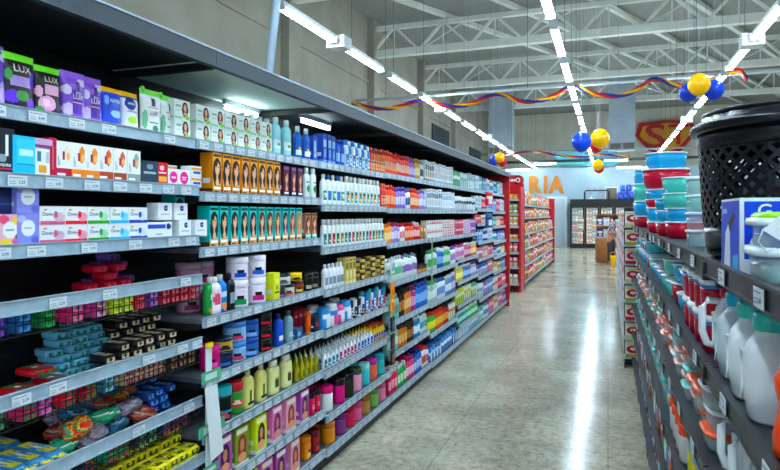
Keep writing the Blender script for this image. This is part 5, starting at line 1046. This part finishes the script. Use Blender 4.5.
# blue and white appliance box
bxW, bxD, bxH = .26, .165, .13
bo = tag(empty('appliance_box', (.229, 1.262, RZ[0]+.0305)), 'blue and white kettle box in front of the black hamper', 'box')
b = MB('card'); b.box(0, 0, 0, bxW, bxD, bxH, '#e6eef4')
b.face([(.006, -.0006, .02), (bxW-.006, -.0006, .02), (bxW-.006, -.0006, bxH-.006), (.006, -.0006, bxH-.006)], '#0c48c4')
b.face([(.006, -.0008, .004), (bxW-.006, -.0008, .004), (bxW-.006, -.0008, .028), (.006, -.0008, .028)], '#e6eef4')
b.text('G', .035, .098, .022, -.0012, '#e8f0f8'); b.text('4', .034, .085, .013, -.0012, '#e8f0f8')
b.disc(.03, .052, .017, .017, -.0012, '#d4e0f0'); b.disc(.03, .052, .013, .013, -.0016, '#f0f4f8'); b.text('garantia', .03, .05, .004, -.002, '#1c3c90'); b.disc(.025, .012, .005, .005, -.0012, '#203870')
b.face([(-.0006, bxD-.005, .004), (-.0006, .005, .004), (-.0006, .005, bxH-.004), (-.0006, bxD-.005, bxH-.004)], '#0c48bc')
b.face([(-.0009, bxD-.03, .006), (-.0009, bxD-.09, .006), (-.0009, bxD-.085, .07), (-.0009, bxD-.07, .085), (-.0009, bxD-.045, .07)], '#dfe8ee')
b.face([(-.0009, bxD-.088, .07), (-.0009, bxD-.13, .1), (-.0009, bxD-.12, .106), (-.0009, bxD-.07, .088)], '#101828')
b.face([(-.0009, bxD-.11, .006), (-.0009, bxD-.155, .006), (-.0009, bxD-.155, .035), (-.0009, bxD-.11, .03)], '#3cb0d8')
k0 = len(b.v); V, Fs, wd = txt('Jumbo')
for u, v_ in V: b.v.append((-.0012, bxD-.015-u*.016, .1+v_*.016))
for q in Fs: b.f.append(tuple(k0+i for i in q)); b.c.append(lin('#e8f0f8')); b.m.append('card'); b.s.append(False)
b.disc(0, 0, .001, .001, 0, '#1c48b8'); link('carton', b.mesh('carton'), bo); bo.scale = (1.13, 1.15, 1.11)
# clear food container with lime lid and tag
def rbox_prof(mb, w, d, z0, z1, t0, t1, col, mat, e=5, n=24): mb.lathe([(.5*t0, z0), (.5*(t0+.02), z0+.004), (.5*t1, z1)], col, w, d, n, e, mat=mat)
fc_ = tag(empty('food_container', (.295, 1.17, RZ[0]+.0305)), 'clear food container with lime green lid at the right edge', 'container')
a = MB('glassy'); rbox_prof(a, .13, .13, 0, .045, .92, .98, '#cfe0e6', 'glassy'); link('lower_tub', a.mesh('lower_tub'), fc_)
a = MB('gloss'); rbox_prof(a, .14, .14, .0455, .06, 1, 1, '#dfeaee', 'gloss'); link('middle_lid', a.mesh('middle_lid'), fc_)
a = MB('gloss'); rbox_prof(a, .11, .11, .003, .03, .8, .9, '#3cb8a8', 'gloss'); link('teal_insert', a.mesh('teal_insert'), fc_)
a = MB('glassy'); rbox_prof(a, .12, .12, .0605, .095,   .95, .98, '#c8dce4', 'glassy'); link('upper_tub', a.mesh('upper_tub'), fc_)
a = MB('gloss'); rbox_prof(a, .135, .135, .0955, .108, 1, 1, '#dfeaee', 'gloss'); rbox_prof(a, .12, .12, .108, .118, 1, .9, '#9ad820', 'gloss'); link('lime_lid', a.mesh('lime_lid'), fc_)
tg = MB('card'); A_ = math.radians(-35)
P = [(-.02, .016), (.02, .016), (.024, -.016), (-.024, -.016)]; P = [(x_*math.cos(A_)-z_*math.sin(A_), x_*math.sin(A_)+z_*math.cos(A_)) for x_, z_ in P]
tg.face([(-.035+x_, -.074, .088+z_) for x_, z_ in P][::-1], '#e8eef0'); tg.face([(-.035+x_, -.0735, .088+z_) for x_, z_ in P], '#e8eef0')
P2 = [(-.01, .012), (.008, .012), (.008, .004), (-.01, .004)]; P2 = [(x_*math.cos(A_)-z_*math.sin(A_), x_*math.sin(A_)+z_*math.cos(A_)) for x_, z_ in P2]; tg.face([(-.035+x_, -.0746, .088+z_) for x_, z_ in P2][::-1], '#3a4a80')
tg.tube([(-.05, -.072, .098), (-.063, -.072, .09), (-.07, -.07, .07), (-.058, -.068, .055), (-.045, -.066, .06)], .0015, '#dce4e8', n=5); link('swing_tag', tg.mesh('swing_tag'), fc_)
# lidded bowls
def bowl(col, r, h, lid='#e6f0f4', near=True):
    b = MB('gloss'); b.lathe([(r*.72, 0), (r*.78, .004), (r*.87, h*.18), (r*.93, h*.45), (r*.96, h*.9)], col, n=28)
    if r > .07: b.lathe([(r*.2, h*.9), (r*.96, h*.9)], col, n=28, caps=False)
    c = MB('gloss'); c.lathe([(r*.97, h*.9), (r, h*.91), (r, h*.97), (r*.95, h*.985), (r*.9, h*.97), (r*.3, h*.97)], lid, n=28)
    return Proto('lidded_bowl', 'bowl', [('bowl', b), ('lid', c)], r*2, r*2, h)
BC = {'blue': '#1f9ccc', 'red': '#b01236', 'teal': '#5cc8bc', 'aqua': '#48b8c8', 'pale': '#9fd4cc'}
def stack(X, px, cols, place):
    Y = Yp(px, X); z = 0
    for i, (c, r, h) in enumerate(cols):
        rput(bowl(BC[c], r, h), X, Y, 0, '%s lidded bowl, %s from the bottom of the %s' % (c if c != 'pale' else 'pale mint', ORD[i], place), z, group='lidded bowl stacks'); z += h*.985+.001
stack(.42, 666, [('red', .14, .088), ('blue', .146, .11), ('blue', .15, .11), ('red', .175, .155), ('blue', .152, .125)], 'tall stack behind')
stack(.34, 684, [('red', .085, .08), ('blue', .085, .065), ('teal', .1, .07), ('teal', .1, .075)], 'teal topped stack')
stack(.31, 672, [('red', .08, .075), ('blue', .08, .06), ('blue', .085, .06)], 'small front stack')
stack(.30, 661, [('red', .08, .07), ('blue', .085, .085), ('red', .09, .05)], 'middle stack')
stack(.34, 650, [('red', .12, .1), ('blue', .13, .13), ('teal', .14, .15), ('blue', .125, .12)], 'left stack')
stack(.31, 643.5, [('red', .09, .1), ('blue', .09, .12), ('teal', .09, .16), ('blue', .085, .1)], 'farthest stack')
cc = [('#a8d8dc', 'aqua tinted'), ('#c8a8b8', 'pink tinted'), ('#b0dcd8', 'mint tinted'), ('#c8dce0', 'clear')]
Yc = Yp(699, .30); z = 0
for i in range(4):
    c, nm = cc[i % 4]; b = MB('glassy'); b.lathe([(.45, 0), (.47, .003), (.5, .05)], c, .1, .1, 20, 4); l_ = MB('gloss'); l_.lathe([(.52, .05), (.53, .052), (.53, .058), (.45, .06)], '#d8e8ec', .1, .1, 20, 4)
    rput(Proto('food_container', 'container', [('tub', b), ('lid', l_)], .1, .1, .06), .31, Yc, 0, '%s lidded container, %s up beside the black hamper' % (nm, ORD[i]), z, group='container stack by the hamper'); z += .061
# jugs and bottles
def jug(col, lid, w=.085, d=.09, h=.19, handle=False):
    b = MB('clear'); b.lathe([(.4, 0), (.44, .006), (.46, .03), (.48, .032), (.49, .06), (.5, .095), (.49, .115), (.44, .132), (.34, .146), (.29, .152), (.29, .165)], col, w, d, 28, 2.6)
    b.tube([(-w*.2, -d*.505, .03), (-w*.34, -d*.47, .05), (-w*.36, -d*.47, .09), (-w*.25, -d*.5, .118), (-w*.05, -d*.5, .12)], .003, col, n=6)
    parts = [('jug_body', b)]
    if handle:
        hn = MB('clear'); hn.tube([(-w*.3, -d*.25, .145), (-w*.3, -d*.62, .148), (-w*.3, -d*.78, .13), (-w*.3, -d*.78, .07), (-w*.3, -d*.66, .04), (-w*.3, -d*.38, .035)], .009, col, n=8); parts.append(('handle', hn))
    c = MB('gloss'); c.lathe([(.32, .158), (.34, .16), (.34, .182), (.3, h), (.1, h)], lid, w, d, 28, 2.6)
    parts.append(('lid', c))
    return Proto('water_jug', 'jug', parts, w, d, h)
rput(jug('#f4faff', '#44c0b4'), .272, 1.22, 1, 'frosted jug with teal lid, nearer of two')
rput(jug('#f4faff', '#48c4b8'), .272, 1.36, 1, 'frosted jug with teal lid, farther of two')
rput(jug('#d4e4ee', '#2cb0d0', .1, .11), .40, 1.40, 1, 'frosted jug with wide cyan lid behind the teal ones')
rput(jug('#d4e4ee', '#2cb0d0', .1, .11), .285, 1.52, 1, 'frosted jug with cyan lid beside the pitcher')
rput(jug('#f4faff', '#a81838', .075, .08, .195, True), .285, 1.66, 1, 'frosted pitcher with dark red lid')
p = bottle('drink_bottle', .08, .08, .175, '#e4501c', '#f0641c', None, 'waist', cat='bottle', e=2, n=28, capr=.36)
rput(p, .27, 1.03, 1, 'bright orange drink bottle at the right edge')
mg = Proto('lidded_mug', 'mug', *[(lambda b, c, h_: [('mug_body', b), ('lid', c), ('handle', h_)])(*(lambda b, c, h_: (b.lathe([(.42, 0), (.45, .004), (.48, .06), (.48, .07)], '#a81038', .095, .09, 24, 3), b.lathe([(.485, .07), (.5, .071), (.5, .078), (.485, .079)], '#2c88c0', .095, .09, 24, 3), c.lathe([(.5, .08), (.53, .082), (.53, .09), (.46, .095), (.1, .095)], '#e8f0f2', .095, .09, 24, 3), h_.tube([(-.045, -.02, .07), (-.065, -.025, .068), (-.07, -.025, .04), (-.06, -.022, .02), (-.044, -.02, .018)], .006, '#e8f0f2'), (b, c, h_))[-1])(MB('gloss'), MB('gloss'), MB('gloss')))], .1, .1, .095)
for i in range(4):
    for s in range(2): rput(mg, .277, 1.80+i*.125, 1, 'red lidded mug, %s of the two stacked, %s from the pitcher' % (('lower', 'upper')[s], ORD[i]), s*.096, group='stacked red lidded mugs')
for i in range(4):
    for s in range(2): rput(mg, .4, 1.80+i*.125, 1, 'red lidded mug in the rear row, %s, %s from the pitcher' % (('lower', 'upper')[s], ORD[i]), s*.096, group='rear red lidded mugs')
for i in range(16):
    Y_ = 2.44+i*.235
    if Y_ > 6.05: break
    z = 0
    for s in range(R.choice((1, 2, 2))):
        cc_ = R.choice(('blue', 'teal', 'blue', 'aqua', 'red')); r_ = .108-.008*s; h_ = R.choice((.075, .09))
        rput(bowl(BC[cc_], r_, h_), .345, Y_, 1, '%s lidded bowl, %s up, stack %s, second right shelf' % (cc_, ORD[s], ORD[i]), z, group='bowls on the second right shelf'); z += h_*.985+.001
# third shelf
def tubby(c, lid, w=.1, h=.05, mat='glassy'):
    key = ('t', c, lid, w, h)
    if key not in GB:
        b = MB(mat); b.lathe([(.43, 0), (.45, .003), (.49, h*.8)], c, w, w*.9, 20, 4); l_ = MB('gloss'); l_.lathe([(.51, h*.8), (.53, h*.84), (.53, h*.96), (.46, h)], lid, w, w*.9, 20, 4)
        GB[key] = Proto('food_container', 'container', [('tub', b), ('lid', l_)], w, w*.9, h)
    return GB[key]
LC = [('#e8643c', 'orange'), ('#e8a090', 'salmon'), ('#7fd0c8', 'aqua'), ('#e4eaec', 'white'), ('#e46a48', 'coral'), ('#f0b8b0', 'pale pink'), ('#48b0a8', 'teal')]
for i in range(4): rput(jug('#f4faff', '#d8e4ea', .075, .08, .19, True), .305, 1.13+i*.13, 2, 'frosted pitcher with white lid on the third right shelf, %s from right' % ORD[i], group='white lid pitchers')
for i in range(30):
    Y_ = 1.79+i*.147
    if Y_ > 6.0: break
    hs = R.choice((2, 3, 3)); z = 0
    for s in range(hs):
        c, nm = R.choice(LC); h_ = R.choice((.046, .058)); rput(tubby(R.choice(('#d4e2e8', '#e8c8c4', '#cfe8e4')), c, .13, h_), .30+R.uniform(-.008, .012), Y_, 2, 'clear container with %s lid, layer %s, pile %s on third shelf' % (nm, ORD[s], ordn(i)), z, R.uniform(-.06, .06), group='small food containers on third right shelf'); z += h_+.001
# fourth shelf
p = bottle('storage_jar', .1, .1, .13, '#d8d0cc', '#e8501c', None, 'jar', cat='jar', mat='clear', n=24)
p2 = bottle('drink_flask', .08, .07, .2, '#a8ccd8', '#20b0cc', DS(('r', .1, .1, .9, .45, '#e8d818')), 'round', cat='flask', mat='clear', n=24, capr=.36)
p3 = bottle('drink_flask', .07, .07, .19, '#a8b8c8', '#1c80c8', None, 'waist', cat='flask', mat='clear', n=24, capr=.3)
for i in range(45):
    Y_ = 1.45+i*.11
    if Y_ > 6.1: break
    q, nm = ((p2, 'pale flask with cyan cap and yellow label') if i < 8 else (p, 'jar with orange lid') if i < 12 else (p3, 'smoky flask with blue cap') if i % 3 else (tubby('#b8e0d8', '#50b8a8', .1, .1), 'aqua tub with teal lid'))
    rput(q, .285, Y_, 3, '%s, %s from right, fourth right shelf' % (nm, ordn(i)), group='jars and flasks on fourth right shelf')
# fifth and bottom
FC = [('#c8384c', '#e8e4e4', 'red jar'), ('#3c9c68', '#e8f0ec', 'green jar'), ('#e4e8ea', '#3c7ac0', 'white jar with blue lid'), ('#3c8cb8', '#e0e8ec', 'blue jar'), ('#d87838', '#f0e0d0', 'orange jar'), ('#1c1e22', '#b02c38', 'black jar')]
for i in range(45):
    Y_ = 1.9+i*.11
    if Y_ > 6.1: break
    c = FC[(i*5) % 6]; rput(gb('jar', .095, .09, .14, c[0], c[1], None, near=True, kind='storage_jar'), .285, Y_, 4, '%s, %s from right, fifth right shelf' % (c[2], ordn(i)), group='storage jars on fifth right shelf')
for i in range(45):
    Y_ = 2.3+i*.12
    if Y_ > 6.1: break
    if i < 8:
        for s in range(4): rput(tubby('#e0e8ec', '#eef4f6', .11, .05, 'gloss'), .285, Y_, 5, 'white stacked tub, layer %s, pile %s on the bottom right shelf' % (ORD[s], ORD[i]), s*.051, group='white tubs on the bottom right shelf')
    else:
        c = FC[(i*2) % 6]; rput(gb('slim', .08, .07, .2, c[1], c[0], c[0], near=True, kind='cleaning_bottle'), .285, Y_, 5, 'bottle with %s colours, %s along the bottom right shelf' % (c[2].split()[0], ordn(i)), group='bottles on the bottom right shelf')
# far right shelving with packets
y0, y1 = 6.6, 14.0
FR = tag(empty('shelving_unit', (.155, y0, 0)), 'farther right shelving run packed with white and red packets', 'shelving')
a = MB('black'); a.box(.42, 0, 0, .45, y1-y0, 1.4); link('back_panel', a.mesh('back_panel'), FR)
a = MB('black'); a.box(.03, 0, 0, .42, y1-y0, .08); link('kick_plate', a.mesh('kick_plate'), FR)
FZ = [.12, .33, .54, .75, .96, 1.17, 1.38]
PK = [('#ece8d8', '#c01c40', '#e8e4a0', 'cream and red packet'), ('#e8e8e8', '#d02848', '#f0f0f0', 'white and red packet'), ('#d8d8b0', '#8a8c3c', '#c82848', 'olive and red packet'), ('#e4e8ec', '#4878b8', '#e8e8f0', 'white and blue packet'), ('#e8dce0', '#d05888', '#f4f0f0', 'white and pink packet'), ('#c82440', '#f0e0d0', '#e8c060', 'red packet')]
for j, z in enumerate(FZ):
    a = MB('rail'); a.box(.0, 0, z-.02, .42, y1-y0, z); a.box(-.006, 0, z-.028, 0, y1-y0, z+.004); link('shelf', a.mesh('shelf'), FR)
    npk = 40 if j < 6 else 24
    for i in range(npk):
        yy = y0+.1+i*.165
        if yy > y1-.1: break
        c = PK[(i//3+j*(i > 12)) % 6] if i > 3 else PK[(1, 1, 2, 0)[i]]
        put(gb('bag', .14, .1, .165, c[0], c[1], c[2], kind='packet'), (.212, yy, z+.0055), -HALF, '%s, %s along, %s shelf up, far right shelving' % (c[3], ordn(i), ORD[j]), 'packets on the far right shelving')
# end columns of packets facing the camera
o = tag(empty('end_display', (.15, 6.28, 0)), 'narrow end rack of cream packets with red oval labels beside the aisle', 'display')
a = MB('black'); a.box(0, .16, 0, .47, .18, 1.56); a.box(0, 0, 0, .01, .16, .06); a.box(.46, 0, 0, .47, .16, 1.5); link('frame', a.mesh('frame'), o)
for j in range(8):
    z = .1+j*.182; a = MB('rail'); a.box(0, .0, z-.012, .46, .16, z); link('shelf', a.mesh('shelf'), o)
    for i in range(3):
        key = ('pk', i == 0, j % 3)
        if key not in GB: GB[key] = box('packet', .14, .1, .15, '#e8e4d0', DS(('r', 0, 0, 1, .22, ('#9a9a3c', '#c8c890', '#b8202c')[j % 3]), ('e', .5, .55, .42, .26, '#c01440' if i else '#a81c34'), ('e', .5, .58, .2, .1, '#f0e0e4'), ('r', .1, .85, .9, .93, '#d0b060')), cat='packet')
        put(GB[key], (.155+.0735+i*.15, 6.34, z+.001), 0, 'cream packet with %s label, %s level up, %s column, end rack' % ('dark red oval' if i == 0 else 'crimson oval', ORD[j], ('left', 'middle', 'right')[i]), 'packets on the end rack')
# packs hanging off the seventh bay
for c1, c2, py, nm, dy in (('#d02030', '#f0e8e8', 203, 'red and white pack hanging out from the seventh bay', 0), ('#2c68a8', '#203040', 224, 'blue pack hanging below the red one, seventh bay', .0)):
    X_ = -1.47; Y_ = Yp(489, X_); p = bag('hanging_pack', .13, .05, .17, c1, c2, '#e8e8e8')
    a = MB('metal'); a.tube([(0, .08, .175), (0, 0, .175), (0, 0, .165)], .003, '#a0a8b0', n=5); p.parts.append(('hook', a.mesh('hook')))
    put(p, (X_, Y_, Zp(py, X_, Y_)-.03), HALF-.5, nm)
